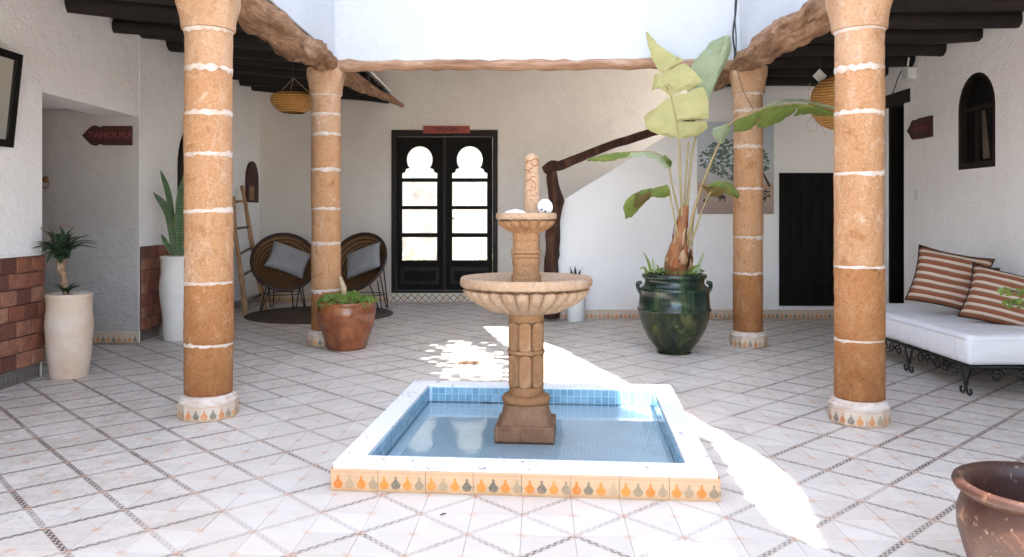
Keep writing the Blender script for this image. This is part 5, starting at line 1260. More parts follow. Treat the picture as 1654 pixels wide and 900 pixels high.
# --- green jar
pE = Vector((at(1089, 560, 7.12).x, 7.12, 0)); k2 = 7.12/FPX
def jz(py): return EYE-(py-HOR)*7.12/FPX
prof = [(27, 574), (29, 572), (29, 566), (26, 562), (29, 556), (36, 548), (43, 538), (50, 524), (55, 508), (57, 497), (58.5, 495), (58.5, 492), (56.5, 490), (56, 478), (55.5, 466), (57, 463), (57, 460), (54, 458), (49, 455), (47, 450), (48, 445), (51, 443), (52, 439), (50, 436.5)]
prof = [(r_*k2, max(0.0, jz(py)-0.03)) for r_, py in prof]
t = pot('green_glazed_jar', 'big dark green glazed jar with moss streaks right of the fountain', 'jar', pE, prof, [(prof[-1][0]-0.02, prof[-1][1]), (prof[-1][0]-0.03, prof[-1][1]-0.04), (0.2, prof[-1][1]-0.07)], (M['potgreen'], M['potgreen_low'], jz(495)-0.03), 72, sd=17)
soil(t, prof[-1][0]-0.028, prof[-1][1]-0.035)
for s in (-1, 1):
    b = BM(); tube(b, catmull([(s*0.290, 0, jz(456)), (s*0.322, 0, jz(458)), (s*0.322, 0, jz(466)), (s*0.298, 0, jz(476))], 5), [0.016, 0.020, 0.016, 0.01], 10); obj('lug_handle', b, M['potgreen'], t, smooth=True)
rn = random.Random(3)
b = BM(); 
for k in range(110):
    a = 2*math.pi*k/110; rr = 0.312*(1+0.004*rn.uniform(-1, 1)); c = Vector((rr*math.cos(a), rr*math.sin(a), jz(493.5)-0.03+rn.uniform(-.003, .003)))
    lathe_pts = 5; q_ = [c+Vector((0.014*math.cos(a), 0.014*math.sin(a), 0))]
    d1 = Vector((-math.sin(a), math.cos(a), 0))*0.010; tip = q_[0]; vs = [b.verts.new(v) for v in (c+d1, c+Vector((0, 0, .010)), c-d1, c-Vector((0, 0, .010)))]; tv = b.verts.new(tip)
    for i in range(4): b.faces.new((vs[i], vs[(i+1) % 4], tv))
obj('rope_band', b, M['potgreen_low'], t)
# --- banana plant
bn = thing('banana_plant', 'tall banana plant with torn pale leaves growing in the green jar', 'plant', (pE.x, pE.y, jz(440)))
YB = 7.12
def b2_(px, py, dy=0.0): return at(px, py, YB+dy)-bn.location
b = BM(); tube(b, catmull([b2_(1095, 445), b2_(1093, 425), b2_(1094, 405), b2_(1098, 388), b2_(1102, 360), b2_(1106, 332)], 6), [0.09, 0.10, 0.085, 0.058, 0.05, 0.035], 18, rough=0.35, seed=2); obj('pseudostem', b, M['pseudostem'], bn, smooth=True)
rn = random.Random(44); M['sheath2'] = plain('rust_red_dry_sheath', (0.42, 0.15, 0.05), (0.13, 0.035, 0.015), 12, 0.55, 0.8, 22, 0.012, (1, 1, 0.3)); M['sheath3'] = plain('straw_sheath', (0.50, 0.34, 0.20), (0.28, 0.15, 0.07), 12, 0.6, 0.6, 22, 0.01, (1, 1, 0.3))
for k in range(26):
    a_ = k*2.4; low = k < 18; r0_ = rn.uniform(.085, .115) if low else rn.uniform(.05, .07); zb_ = rn.uniform(-.02, .12) if low else rn.uniform(.10, .25); L_ = rn.uniform(.10, .20) if low else rn.uniform(.22, .38)
    d_ = Vector((math.cos(a_), math.sin(a_), 0)); c_ = b2_(1096, 440)
    P_ = [c_+d_*r0_+Vector((0, 0, zb_)), c_+d_*(r0_*1.12)+Vector((.01, 0, zb_+L_*0.5)), c_+d_*(r0_*(0.75 if rn.random() < .6 else 1.25))+Vector((.02 if low else .045, 0, zb_+L_))]
    b = BM(); blade(b, P_, rn.uniform(.06, .11) if low else rn.uniform(.035, .06), -0.5, 10, lambda f: (1-f**2.5)*0.95+0.05, side=Vector((-d_.y, d_.x, 0)))
    for v in b.verts: v.co += Vector((noise.noise(v.co*30), noise.noise(v.co*30+Vector((5, 0, 0))), 0))*0.008
    obj('dry_sheath', b, M[('pseudostem', 'sheath2', 'sheath3')[k % 3 if low else (0, 2)[k % 2]]], bn, smooth=True)
def petiole(pts, r0, r1, mat='petiole'):
    b = BM(); P = catmull([b2_(*p) for p in pts], 8); tube(b, P, [r0+(r1-r0)*i/(len(P)-1) for i in range(len(P))], 8, flat=0.8); return obj('leaf_stalk', b, M[mat], bn, smooth=True)
petiole([(1103, 395, 0), (1101, 330, -.03), (1098, 270, -.06), (1096, 215, -.08), (1078, 135, -.02), (1050, 62, .06)], .017, .003)
petiole([(1107, 395, 0), (1111, 320, .03), (1118, 250, .05), (1128, 205, .07), (1142, 165, .10), (1158, 112, .12), (1170, 64, .12)], .017, .003)
petiole([(1104, 395, .02), (1106, 320, .02), (1110, 260, .02), (1112, 228, .02)], .013, .008)
petiole([(1110, 400, 0), (1120, 345, -.06), (1138, 290, -.12), (1160, 236, -.2), (1180, 200, -.32), (1225, 178, -.40), (1290, 168, -.50), (1352, 184, -.55)], .017, .003)
petiole([(1100, 395, 0), (1096, 345, 0), (1086, 300, -.03), (1080, 268, -.05), (1060, 247, -.08), (1010, 246, -.12), (950, 256, -.16)], .014, .003)
petiole([(1098, 400, -.03), (1092, 365, -.06), (1085, 330, -.10), (1078, 302, -.12), (1050, 308, -.16), (1012, 335, -.20)], .012, .003)
petiole([(1112, 402, -.02), (1124, 370, -.06), (1136, 335, -.12), (1150, 308, -.16), (1172, 296, -.14), (1192, 312, -.10)], .013, .003)
petiole([(1118, 420, 0), (1119, 370, .02), (1126, 320, .04), (1140, 300, .05)], .010, .005)
def strip_leaf(strips, mat, name='leaf_blade', dyb=0.0, bulge=0.03):
    """each strip is a polygon outline between torn edges, given as left/right pairs of photo points down its length"""
    for st in strips:
        b = BM(); uvl = b.loops.layers.uv.verify(); rows = []; n = 10; m_ = len(st)-1; tot = 0
        for i in range(m_*4+1):
            f_ = i/4; j = min(int(f_), m_-1); g_ = f_-j; A0, B0 = st[j]; A1, B1 = st[j+1]
            A = b2_(A0[0]+(A1[0]-A0[0])*g_, A0[1]+(A1[1]-A0[1])*g_, A0[2]+(A1[2]-A0[2])*g_); Bp = b2_(B0[0]+(B1[0]-B0[0])*g_, B0[1]+(B1[1]-B0[1])*g_, B0[2]+(B1[2]-B0[2])*g_)
            rows.append([A+(Bp-A)*(q_/n)+Vector((0, -bulge*math.sin(math.pi*q_/n)*1.0+0.006*math.sin(i*1.7+q_*0.8), 0.004*math.sin(i*2.3+q_))) for q_ in range(n+1)])
        vr = [[b.verts.new(p) for p in r_] for r_ in rows]
        for i in range(len(vr)-1):
            for q_ in range(n):
                f = b.faces.new((vr[i][q_], vr[i][q_+1], vr[i+1][q_+1], vr[i+1][q_]))
                for lp, uv in zip(f.loops, ((q_/n, i*.03), ((q_+1)/n, i*.03), ((q_+1)/n, (i+1)*.03), (q_/n, (i+1)*.03))): lp[uvl].uv = uv
        obj(name, b, M[mat], bn, smooth=True)
# big front leaf: torn into bands right of the midrib, and a left side
strip_leaf([[((1043, 52, .07), (1049, 56, .05)), ((1046, 72, .06), (1066, 74, .0)), ((1052, 92, .04), (1090, 90, -.05)), ((1060, 108, .02), (1106, 97, -.06)), ((1066, 117, .0), (1082, 112, -.03))],
            [((1068, 118, .0), (1106, 102, -.05)), ((1072, 132, -.02), (1118, 112, -.08)), ((1078, 146, -.03), (1136, 132, -.09)), ((1082, 156, -.04), (1118, 143, -.08))],
            [((1083, 158, -.04), (1136, 140, -.10)), ((1087, 172, -.05), (1144, 160, -.12)), ((1091, 192, -.06), (1145, 192, -.12)), ((1092, 196, -.06), (1120, 194, -.1))],
            [((1092, 197, -.06), (1142, 196, -.10)), ((1094, 206, -.07), (1143, 207, -.10)), ((1095, 218, -.08), (1128, 219, -.08)), ((1096, 224, -.08), (1104, 224, -.08))],
            [((1040, 188, .04), (1082, 157, -.04)), ((1041, 196, .03), (1087, 172, -.05)), ((1043, 208, .0), (1092, 196, -.06)), ((1062, 217, -.03), (1095, 214, -.08)), ((1085, 222, -.06), (1097, 224, -.08))],
            [((1057, 122, .04), (1066, 118, .0)), ((1052, 147, .06), (1074, 134, -.02)), ((1058, 138, .04), (1082, 156, -.04))]], 'ban_pale')
# right leaf behind
strip_leaf([[((1172, 58, .12), (1180, 60, .14)), ((1168, 74, .10), (1182, 78, .15)), ((1158, 105, .09), (1174, 100, .15)), ((1148, 140, .08), (1160, 128, .13)), ((1140, 168, .08), (1152, 146, .12))],
            [((1148, 68, .18), (1172, 58, .12)), ((1144, 72, .18), (1168, 74, .11)), ((1140, 80, .18), (1164, 88, .1))],
            [((1138, 80, .18), (1164, 88, .1)), ((1122, 98, .2), (1157, 112, .09)), ((1113, 112, .2), (1150, 136, .09)), ((1120, 140, .16), (1143, 160, .08)), ((1130, 158, .12), (1140, 168, .08))]], 'ban_mint')
# arching leaf to the right, two hanging halves
strip_leaf([[((1183, 196, -.33), (1185, 214, -.30)), ((1200, 190, -.36), (1198, 213, -.28)), ((1218, 183, -.39), (1212, 210, -.28)), ((1232, 177, -.41), (1222, 200, -.30))],
            [((1232, 177, -.41), (1222, 205, -.30)), ((1255, 171, -.44), (1236, 207, -.32)), ((1278, 169, -.47), (1258, 198, -.36)), ((1292, 168, -.5), (1280, 184, -.42))],
            [((1290, 168, -.5), (1282, 188, -.40)), ((1310, 169, -.52), (1305, 184, -.45)), ((1335, 176, -.54), (1330, 188, -.50)), ((1354, 186, -.55), (1352, 189, -.55))]], 'ban_green')
strip_leaf([[((1152, 208, -.28), (1178, 198, -.30)), ((1150, 216, -.28), (1180, 210, -.28)), ((1156, 226, -.25), (1172, 222, -.24)), ((1164, 232, -.22), (1168, 232, -.22))],
            [((1240, 174, -.42), (1225, 176, -.46)), ((1268, 164, -.46), (1262, 160, -.52)), ((1300, 165, -.5), (1300, 161, -.55)), ((1345, 178, -.55), (1346, 172, -.58))]], 'ban_mint')
# arching leaf to the left
strip_leaf([[((1083, 270, -.05), (1075, 272, -.16)), ((1070, 253, -.07), (1060, 258, -.18)), ((1050, 246, -.09), (1040, 252, -.20)), ((1020, 246, -.12), (1010, 256, -.2))]], 'ban_mint')
strip_leaf([[((1020, 245, -.12), (1012, 254, -.22)), ((990, 247, -.14), (986, 261, -.22)), ((965, 252, -.15), (962, 261, -.20)), ((948, 257, -.16), (949, 260, -.16))],
            [((1086, 262, -.02), (1072, 250, -.05)), ((1084, 270, -.03), (1068, 258, -.10)), ((1078, 271, -.05), (1072, 268, -.12))]], 'ban_green')
# lower left drooping leaf
strip_leaf([[((1078, 298, -.12), (1082, 316, -.10)), ((1060, 303, -.14), (1072, 320, -.12)), ((1040, 306, -.16), (1052, 318, -.13)), ((1020, 315, -.18), (1036, 334, -.14)), ((1010, 325, -.2), (1022, 350, -.15)), ((1006, 336, -.2), (1010, 354, -.16))]], 'ban_green')
strip_leaf([[((1052, 304, -.15), (1050, 320, -.155)), ((1036, 309, -.165), (1030, 336, -.17)), ((1026, 312, -.18), (1020, 340, -.18))]], 'ban_old')
# lower right leaf, half brown
strip_leaf([[((1146, 304, -.16), (1132, 299, -.12)), ((1160, 297, -.16), (1148, 318, -.14)), ((1176, 297, -.14), (1164, 318, -.12))], ], 'ban_old')
strip_leaf([[((1140, 299, -.16), (1150, 304, -.13)), ((1160, 292, -.16), (1170, 312, -.12)), ((1180, 296, -.13), (1186, 318, -.10)), ((1194, 312, -.10), (1192, 322, -.10))]], 'ban_green')
for (pts, wd, mt) in (([(1052, 440, -.1), (1046, 420, -.1), (1038, 406, -.1)], .03, 'ban_green'), ([(1058, 440, -.12), (1055, 425, -.12), (1054, 416, -.12)], .03, 'ban_mint'), ([(1122, 441, -.12), (1130, 425, -.13), (1139, 404, -.13)], .05, 'ban_mint'), ([(1115, 441, -.12), (1120, 432, -.13), (1132, 428, -.13)], .04, 'ban_green'), ([(1045, 441, -.05), (1040, 432, -.05), (1032, 436, -.05)], .03, 'ban_green'), ([(1066, 441, -.13), (1062, 430, -.14), (1060, 428, -.14)], .02, 'ban_green')):
    b = BM(); blade(b, [b2_(*p) for p in pts], wd, 0.3, 10, lambda f: (1-f)**0.6, side=(1, 0, 0)); obj('sucker_leaf', b, M[mt], bn, smooth=True)
b = BM(); uvl = b.loops.layers.uv.verify(); rn = random.Random(8)
for k in range(260):
    a = rn.uniform(0, 2*math.pi); rr = rn.uniform(0.12, 0.265); p = Vector((rr*math.cos(a), rr*math.sin(a), rn.uniform(-0.01, 0.02))); d = Vector((rn.uniform(-1, 1), rn.uniform(-1, 1), rn.uniform(0, .8))).normalized(); s = d.orthogonal().normalized(); L = rn.uniform(.015, .035)
    f = b.faces.new([b.verts.new(q_) for q_ in (p, p+s*L*.3+d*L*.5, p+d*L, p-s*L*.3+d*L*.5)])
o = obj('ground_leaves', b, M['ban_green'], bn); o['kind'] = 'stuff'
# --- small white pot with a little plant by the stair wall
pF = Vector((at(930, 500, 9.22).x, 9.22, 0)); kf = 9.22/FPX
t = pot('small_white_pot', 'small white pot on the floor by the stair wall, behind the fountain bowl', 'pot', pF, [(0.095, 0.0), (0.10, 0.01), (0.118, 0.30), (0.122, 0.31), (0.122, 0.33)], [(0.11, 0.33), (0.10, 0.30)], M['whiteplastic'], 32, sd=3)
soil(t, 0.105, 0.30)
sp_ = thing('small_leafy_plant', 'little dark green plant in the small white pot', 'plant', pF+Vector((0, 0, 0.30)))
rn = random.Random(2)
for k in range(16):
    a = rn.uniform(0, 6.28); h = rn.uniform(.18, .345); c = Vector((0, 0, 0)); e = Vector((.09*math.cos(a), .09*math.sin(a), h)); b = BM()
    blade(b, [c, e*0.5+Vector((0, 0, .05)), e], .035, .2, 8, lambda f: math.sin(math.pi*min(1, f*.95+.03))); obj('leaf', b, M['aloe'], sp_, smooth=True)
# --- shrub just outside the right edge whose sprig reaches into view
pG = Vector((3.02, 4.0, 0))
t = pot('tall_clay_pot', 'tall white clay pot standing just outside the right edge', 'pot', pG, [(0.14, 0.0), (0.15, 0.01), (0.19, 0.40), (0.185, 0.50), (0.195, 0.52), (0.195, 0.54)], [(0.175, 0.54), (0.165, 0.50)], M['potwhite2'], 40, sd=4)
soil(t, 0.17, 0.50)
sb = thing('leafy_shrub', 'small-leaved shrub whose green sprig pokes in before the striped cushions', 'plant', pG+Vector((0, 0, 0.5)))
rn = random.Random(21); stems = [((0, 0, 0), (-.15, -.02, .22), (-.36, -.01, .31), (-.555, 0, .345)), ((0, 0, 0), (-.2, 0, .16), (-.38, .02, .25), (-.52, .02, .275)), ((0, 0, 0), (.05, .05, .3), (.12, .1, .55)), ((0, 0, 0), (-.04, .08, .3), (-.06, .2, .5)), ((0, 0, 0), (.1, -.1, .25), (.25, -.12, .42))]
lf = BM(); uvl = lf.loops.layers.uv.verify()
for sp in stems:
    P = catmull(sp, 8); b = BM(); tube(b, P, [.008-.005*i/(len(P)-1) for i in range(len(P))], 6); obj('stem', b, M['bark'], sb, smooth=True)
    for i, p in enumerate(P[5:]):
        for _ in range(5):
            d = Vector((rn.uniform(-1, 1), rn.uniform(-1, 1), rn.uniform(-.6, 1))).normalized(); s = d.orthogonal().normalized(); L = rn.uniform(.025, .05); p2 = p+Vector((rn.uniform(-.012, .012), 0, rn.uniform(-.012, .012)))
            f = lf.faces.new([lf.verts.new(q_) for q_ in (p2, p2+s*L*.3+d*L*.5, p2+d*L, p2-s*L*.3+d*L*.5)])
            for lp, uv in zip(f.loops, ((.5, 0), (1, .5), (.5, 1), (0, .5))): lp[uvl].uv = uv
o = obj('foliage', lf, M['shrubleaf'], sb); o['kind'] = 'stuff'

# ============================================================ FURNITURE
def cushion(name, label, cat, w_, h_, th, mat, loc, rot, group=None, puff=1.0, uvs=1.0, piping=None, sd=0):
    t = thing(name, label, cat, loc, 0, group); t.rotation_euler = rot
    b = BM(); uvl = b.loops.layers.uv.verify(); n = 14; gv = {}
    for side in (1, -1):
        for i in range(n+1):
            for j in range(n+1):
                u, v = i/n*2-1, j/n*2-1; edge = max(abs(u), abs(v))
                if side == -1 and edge > 0.999: gv[(side, i, j)] = gv[(1, i, j)]; continue
                pin = 1-0.10*(1-abs(u)**2)*(abs(v)**4) ; pin2 = 1-0.10*(1-abs(v)**2)*(abs(u)**4)
                x_, z_ = u*w_/2*pin2, v*h_/2*pin; d = th/2*((1-u**4)*(1-v**4))**0.55*puff
                d *= 1+0.12*noise.noise(Vector((u*2.2+sd, v*2.2, side)))
                gv[(side, i, j)] = b.verts.new((x_, -side*d, z_))
        for i in range(n):
            for j in range(n):
                vs = [gv[(side, i, j)], gv[(side, i+1, j)], gv[(side, i+1, j+1)], gv[(side, i, j+1)]]
                f = b.faces.new(vs)
                for lp, uv in zip(f.loops, ((i, j), (i+1, j), (i+1, j+1), (i, j+1))): lp[uvl].uv = (uv[0]/n, uv[1]/n)
    obj('cover', b, M[mat], t, smooth=True)
    if piping:
        P = []
        for k in range(4*n):
            s_, q_ = divmod(k, n); i, j = [(q_, 0), (n, q_), (n-q_, n), (0, n-q_)][s_]; u, v = i/n*2-1, j/n*2-1
            P.append((u*w_/2*(1-0.10*(1-abs(v)**2)*(abs(u)**4)), 0, v*h_/2*(1-0.10*(1-abs(u)**2)*(abs(v)**4))))
        b = BM(); tube(b, P, 0.006, 6, closed=True); obj('piping', b, M[piping], t, smooth=True)
    return t
def round_chair(label, cx, cy, zc, tilt_dir, rad, cush_label, cpos, crot):
    """papasan style shell: dish axis tilt_dir points out of the open side"""
    t = thing('round_wicker_chair', label, 'chair', (cx, cy, 0), 0, 'round wicker chairs in the far left corner')
    ax = Vector(tilt_dir).normalized(); q = ax.to_track_quat('Z', 'Y')
    dep = 0.26
    b = BM(); prof = []
    for k in range(13): f_ = k/12; prof.append((max(0.004, rad*f_), dep*(f_**2.2)))
    for k in range(12, -1, -1): f_ = k/12; prof.append((max(0.004, rad*f_*1.005), dep*(f_**2.2)-0.02))
    lathe(b, prof, 48, cap=False); sh_ = obj('shell', b, M['rattan'], t, smooth=True)
    sh_.location = (0, 0, zc); sh_.rotation_euler = q.to_euler()
    b = BM(); tube(b, [(rad*1.01*math.cos(2*math.pi*k/40), rad*1.01*math.sin(2*math.pi*k/40), dep-0.005) for k in range(40)], 0.02, 8, closed=True)
    obj('rim', b, M['rattan_dark'], sh_, smooth=True)
    rng = q @ Vector((0, 0, dep*0.35))
    legs = []
    for k, a in enumerate((0.7, 2.35, 3.9, 5.5)):
        foot = Vector((0.30*math.cos(a), 0.30*math.sin(a), 0.006)); top_ = q @ Vector((0.55*rad*math.cos(a), 0.55*rad*math.sin(a), 0.02)) + Vector((0, 0, zc))
        b = BM(); d = Vector((-math.sin(a), math.cos(a), 0))*0.07
        tube(b, catmull([top_-d, foot+Vector((-d.x*.3, -d.y*.3, .03)), foot, foot+Vector((d.x*.3, d.y*.3, .03)), top_+d], 5), 0.008, 7); obj('leg', b, M['iron'], t, smooth=True)
    b = BM(); tube(b, [(0.24*math.cos(2*math.pi*k/20), 0.24*math.sin(2*math.pi*k/20), 0.20) for k in range(20)], 0.006, 6, closed=True); obj('leg_ring', b, M['iron'], t, smooth=True)
    return t
c1 = at(457, 437, 10.45)
round_chair('round wicker chair left of the rear left column, beside the ladder', c1.x, 10.45, c1.z, (0.30, -0.80, 0.50), 0.40, '', None, None)
c2 = at(592, 437, 10.35)
round_chair('round wicker chair between the rear left column and the double door', c2.x, 10.35, c2.z, (-0.32, -0.80, 0.50), 0.40, '', None, None)
k3 = at(466, 420, 10.2); cushion('grey_cushion', 'grey square cushion in the wicker chair by the ladder', 'cushion', 0.52, 0.40, 0.16, 'cushion', k3, (R(-32), R(22), R(18)), 'grey cushions in the wicker chairs', sd=1)
k4 = at(587, 421, 10.1); cushion('grey_cushion', 'grey square cushion in the wicker chair by the double door', 'cushion', 0.52, 0.38, 0.16, 'cushion', k4, (R(-32), R(-20), R(-18)), 'grey cushions in the wicker chairs', sd=4)
# rug
rg = gr(517, 508); b = BM(); lathe(b, [(0.02, 0.012), (0.88, 0.012), (0.895, 0.006), (0.895, 0.002)], 80, cap=False, fn=nfn(2, 0.012)); 
tag(obj('round_rug', b, M['rug'], smooth=True, loc=(rg.x, rg.y, 0)), 'round dark brown woven rug under the wicker chairs', 'rug')
# ladder
t = thing('wooden_ladder', 'rustic pole ladder leaning on the left wall beside the wicker chair', 'ladder', gr(412, 505))
def l2(px, py, Y): return at(px, py, Y)-t.location
fl, fr_ = gr(397, 508)-t.location, gr(427, 500)-t.location
LL = [fl, l2(393, 470, 9.85), l2(386, 420, 9.95), l2(379, 370, 10.02), l2(377, 318, 10.08)]
RR = [fr_, l2(418, 450, 10.3), l2(408, 400, 10.35), l2(400, 350, 10.38), l2(391, 300, 10.4)]
LL = catmull(LL, 6); RR = catmull(RR, 6)
for P in (LL, RR):
    for p in P: p.x = max(p.x, LX+0.035-t.location.x)
    b = BM(); tube(b, P, [0.035-0.010*i/(len(P)-1) for i in range(len(P))], 10, rough=0.15, seed=P[0].x*9); obj('rail', b, M['ladderwood'], t, smooth=True)
for f_ in (0.14, 0.38, 0.58, 0.76, 0.985):
    a, c = LL[int(f_*(len(LL)-1))], RR[int(f_*(len(RR)-1)*0.93)]
    d = (c-a).normalized()*0.03; b = BM(); tube(b, [a-d, (a+c)/2+Vector((0, 0, .004)), c+d], 0.016, 8, rough=0.15, seed=f_*9); obj('rung', b, M['ladderwood' if f_ > 0.9 else 'bark'], t, smooth=True)
# stair post and handrail
t = thing('branch_handrail', 'dark forked branch post with a slanting branch handrail at the foot of the stair wall', 'handrail', (at(890, 500, 9.30).x, 9.30, 0))
def h2(px, py, Y=9.30): return at(px, py, Y)-t.location
b = BM(); tube(b, catmull([(h2(890, 500)*1)+Vector((0, 0, -0.1)), h2(891, 440), h2(892, 400), h2(895, 360), h2(897, 325), h2(893, 300), h2(892, 275), h2(897, 262)], 6), [0.09, 0.088, 0.085, 0.075, 0.078, 0.062, 0.058, 0.062], 16, rough=0.42, seed=7); obj('post', b, M['branch'], t, smooth=True)
b = BM(); tube(b, catmull([h2(879, 276, 9.22), h2(892, 268, 9.24), h2(905, 268, 9.27), h2(940, 254, 9.29), h2(985, 236, 9.30), h2(1040, 218, 9.31), h2(1110, 196, 9.33), h2(1118, 193, 9.45)], 6), [0.045, 0.058, 0.055, 0.050, 0.048, 0.045, 0.043, 0.04], 14, rough=0.30, seed=11); obj('rail', b, M['branch'], t, smooth=True)

# daybed
SX0, SX1, SY0, SY1 = 3.03, 3.93, 5.30, 7.28
t = thing('iron_daybed', 'wrought iron daybed with scrolled apron against the right wall', 'daybed', ((SX0+SX1)/2, (SY0+SY1)/2, 0)); o0 = t.location.copy()
def q2(x, y, z): return Vector((x, y, z))-o0
b = BM(); zf = 0.205
for a, c in (((SX0+.04, SY0+.04), (SX1-.04, SY0+.04)), ((SX0+.04, SY1-.04), (SX1-.04, SY1-.04)), ((SX0+.04, SY0+.04), (SX0+.04, SY1-.04)), ((SX1-.04, SY0+.04), (SX1-.04, SY1-.04))):
    tube(b, [q2(a[0], a[1], zf), q2(c[0], c[1], zf)], 0.014, 8)
for k in range(9):
    y = SY0+0.2+k*0.24; tube(b, [q2(SX0+.04, y, zf+.004), q2(SX1-.04, y, zf+.004)], 0.007, 6)
obj('frame', b, M['iron'], t, smooth=True)
def leg(x, y):
    b = BM()
    for s in (-1, 1):
        P = [(x, y+s*0.06, zf), (x, y+s*0.045, zf-.05), (x, y+s*0.012, 0.09), (x, y+s*0.008, 0.055), (x, y+s*0.022, 0.022), (x, y+s*0.045, 0.012), (x, y+s*0.064, 0.024), (x, y+s*0.062, 0.045), (x, y+s*0.047, 0.047)]
        tube(b, catmull([q2(*p) for p in P], 4), 0.008, 7)
    tube(b, [q2(x, y-.02, 0.085), q2(x, y+.02, 0.085)], 0.011, 7)
    obj('leg', b, M['iron'], t, smooth=True)
for y in (5.42, 6.20, 7.10): leg(SX0+.05, y)
for y in (5.42, 7.16): leg(SX1-.08, y)
def scroll(x, y, s, r, z):
    P = []
    for k in range(22):
        a = k/21*2*math.pi*1.35; rr = r*(1-k/21*0.72); P.append((x, y+s*(rr*math.cos(a)), z+rr*math.sin(a)*0.85))
    b = BM(); tube(b, [q2(*p) for p in P], 0.006, 6); obj('scroll', b, M['iron'], t, smooth=True)
y = 5.56
while y < 7.15:
    if min(abs(y-c) for c in (6.20, 7.10)) > 0.08:
        scroll(SX0+.05, y, 1 if int(y*10) % 2 else -1, 0.052, 0.145)
    y += 0.115
for x in (3.25, 3.42, 3.6):
    P = [(x+0.05*math.cos(a)*(1-i/20*.7), SY0+.05, 0.145+0.045*math.sin(a)*(1-i/20*.7)) for i, a in enumerate([k/21*8 for k in range(22)])]
    b = BM(); tube(b, [q2(*p) for p in P], 0.006, 6); obj('scroll', b, M['iron'], t, smooth=True)
b = BM(); box(b, (SX0, SY0, zf+0.017), (SX1, SY1, 0.425), bev=0.035)
bmesh.ops.subdivide_edges(b, edges=[e for e in b.edges if e.calc_length() > 0.3], cuts=14, use_grid_fill=True)
for v in b.verts:
    n_ = noise.noise(v.co*4)*0.009+noise.noise(v.co*11)*0.003; v.co.z += n_*(1 if v.co.z > .3 else .5); v.co.x += n_*(0.8 if v.co.x < SX0+.1 else 0)
m_ = tag(obj('mattress', b, M['mattress'], smooth=True, angle=60), 'thick white mattress lying on the iron daybed', 'mattress')
b = BM(); y_ = SY0-0.002
P = [(SX0+.01, SY0+.3+0*k, 0.398) for k in (0,)]
tube(b, [(SX0+.03, SY0-.004, .392), (SX1-.03, SY0-.004, .392)], 0.0035, 6); tube(b, [(SX0-.003, SY0+.03, .395), (SX0-.003, SY1-.03, .395)], 0.0035, 6); obj('seam', b, M['mattress'], m_)
# striped cushions
cushion('striped_cushion', 'rust and cream striped cushion at the far end, left of the other striped one', 'cushion', 0.54, 0.47, 0.17, 'kilim', at(1533, 452, 6.35)+Vector((0.0, 0.0, 0.0)), (R(-18), R(11), R(-33)), 'striped cushions on the daybed', sd=2, piping='darkcloth')
cushion('striped_cushion', 'rust and cream striped cushion nearest the viewer, cut by the right edge', 'cushion', 0.56, 0.44, 0.17, 'kilim', at(1628, 484, 5.85)+Vector((0.0, 0.0, 0.0)), (R(-24), R(13), R(-33)), 'striped cushions on the daybed', sd=5, piping='darkcloth')
cushion('dark_cushion', 'dark brown cushion tucked behind the far striped cushion', 'cushion', 0.38, 0.38, 0.14, 'darkcloth', at(1570, 463, 6.40)+Vector((0.02, 0.08, 0.0)), (R(-18), R(8), R(-50)), None, sd=7)

# ============================================================ LAMPS, WIRES
def basket(label, loc, prof, rot=(0, 0, 0), cord_to=3.0):
    t = thing('basket_lamp', label, 'lamp', loc, 0, 'woven basket lamps under the galleries')
    b = BM(); lathe(b, prof+[(max(r_-0.008, 0.003), z) for r_, z in reversed(prof)], 48, cap=False, fn=nfn(loc[0], 0.015)); o = obj('basket', b, M['basket'], t, smooth=True); o.rotation_euler = rot
    rmax, zmid = max(prof); top_ = prof[-1]
    bb = BM()
    tube(bb, [(0, 0, prof[-1][1]), (0, 0, cord_to-loc[2])], 0.004, 6); obj('cord', bb, M['cable'], t)
    for k in range(3):
        a = k*2.1; bb = BM(); tube(bb, [(top_[0]*0.98*math.cos(a), top_[0]*0.98*math.sin(a), top_[1]-0.005), (0, 0, top_[1]+0.16)], 0.003, 5); obj('hanger', bb, M['raffia'], t)
    bb = BM(); lathe(bb, [(0.0, -0.03), (0.03, -0.02), (0.035, 0.01), (0.015, 0.045), (0.012, 0.08), (0, 0.085)], 16); obj('bulb', bb, M['whiteplastic'], t, smooth=True, loc=(0, 0, prof[0][1]+0.10))
    return t
lp_ = at(474, 166, 8.3); kl = 8.3/FPX
basket('shallow woven basket lamp hanging left of the rear left column', lp_, [(19*kl, -16*kl), (27*kl, -11*kl), (34*kl, -2*kl), (37*kl, 4*kl), (35*kl, 10*kl), (28*kl, 15*kl)], cord_to=2.92)
lp2 = at(1358, 165, 6.9); kl = 6.9/FPX
basket('big round woven basket lamp hanging behind the front right column', lp2, [(20*kl, -42*kl), (35*kl, -33*kl), (46*kl, -14*kl), (48*kl, 4*kl), (42*kl, 24*kl), (28*kl, 38*kl), (12*kl, 43*kl)], rot=(R(8), R(-8), 0), cord_to=2.78)
# loose raffia strings by the right lamp
b = BM()
for P in ([(1308, 135), (1306, 165), (1312, 185), (1303, 200), (1308, 212), (1318, 210), (1319, 200), (1310, 188)], [(1322, 190), (1327, 203), (1336, 222)]):
    tube(b, catmull([at(x_, y_, 6.85) for x_, y_ in P], 5), 0.0022, 5)
tag(obj('loose_string', b, M['raffia']), 'loose looping raffia strings dangling by the big basket lamp', 'string')
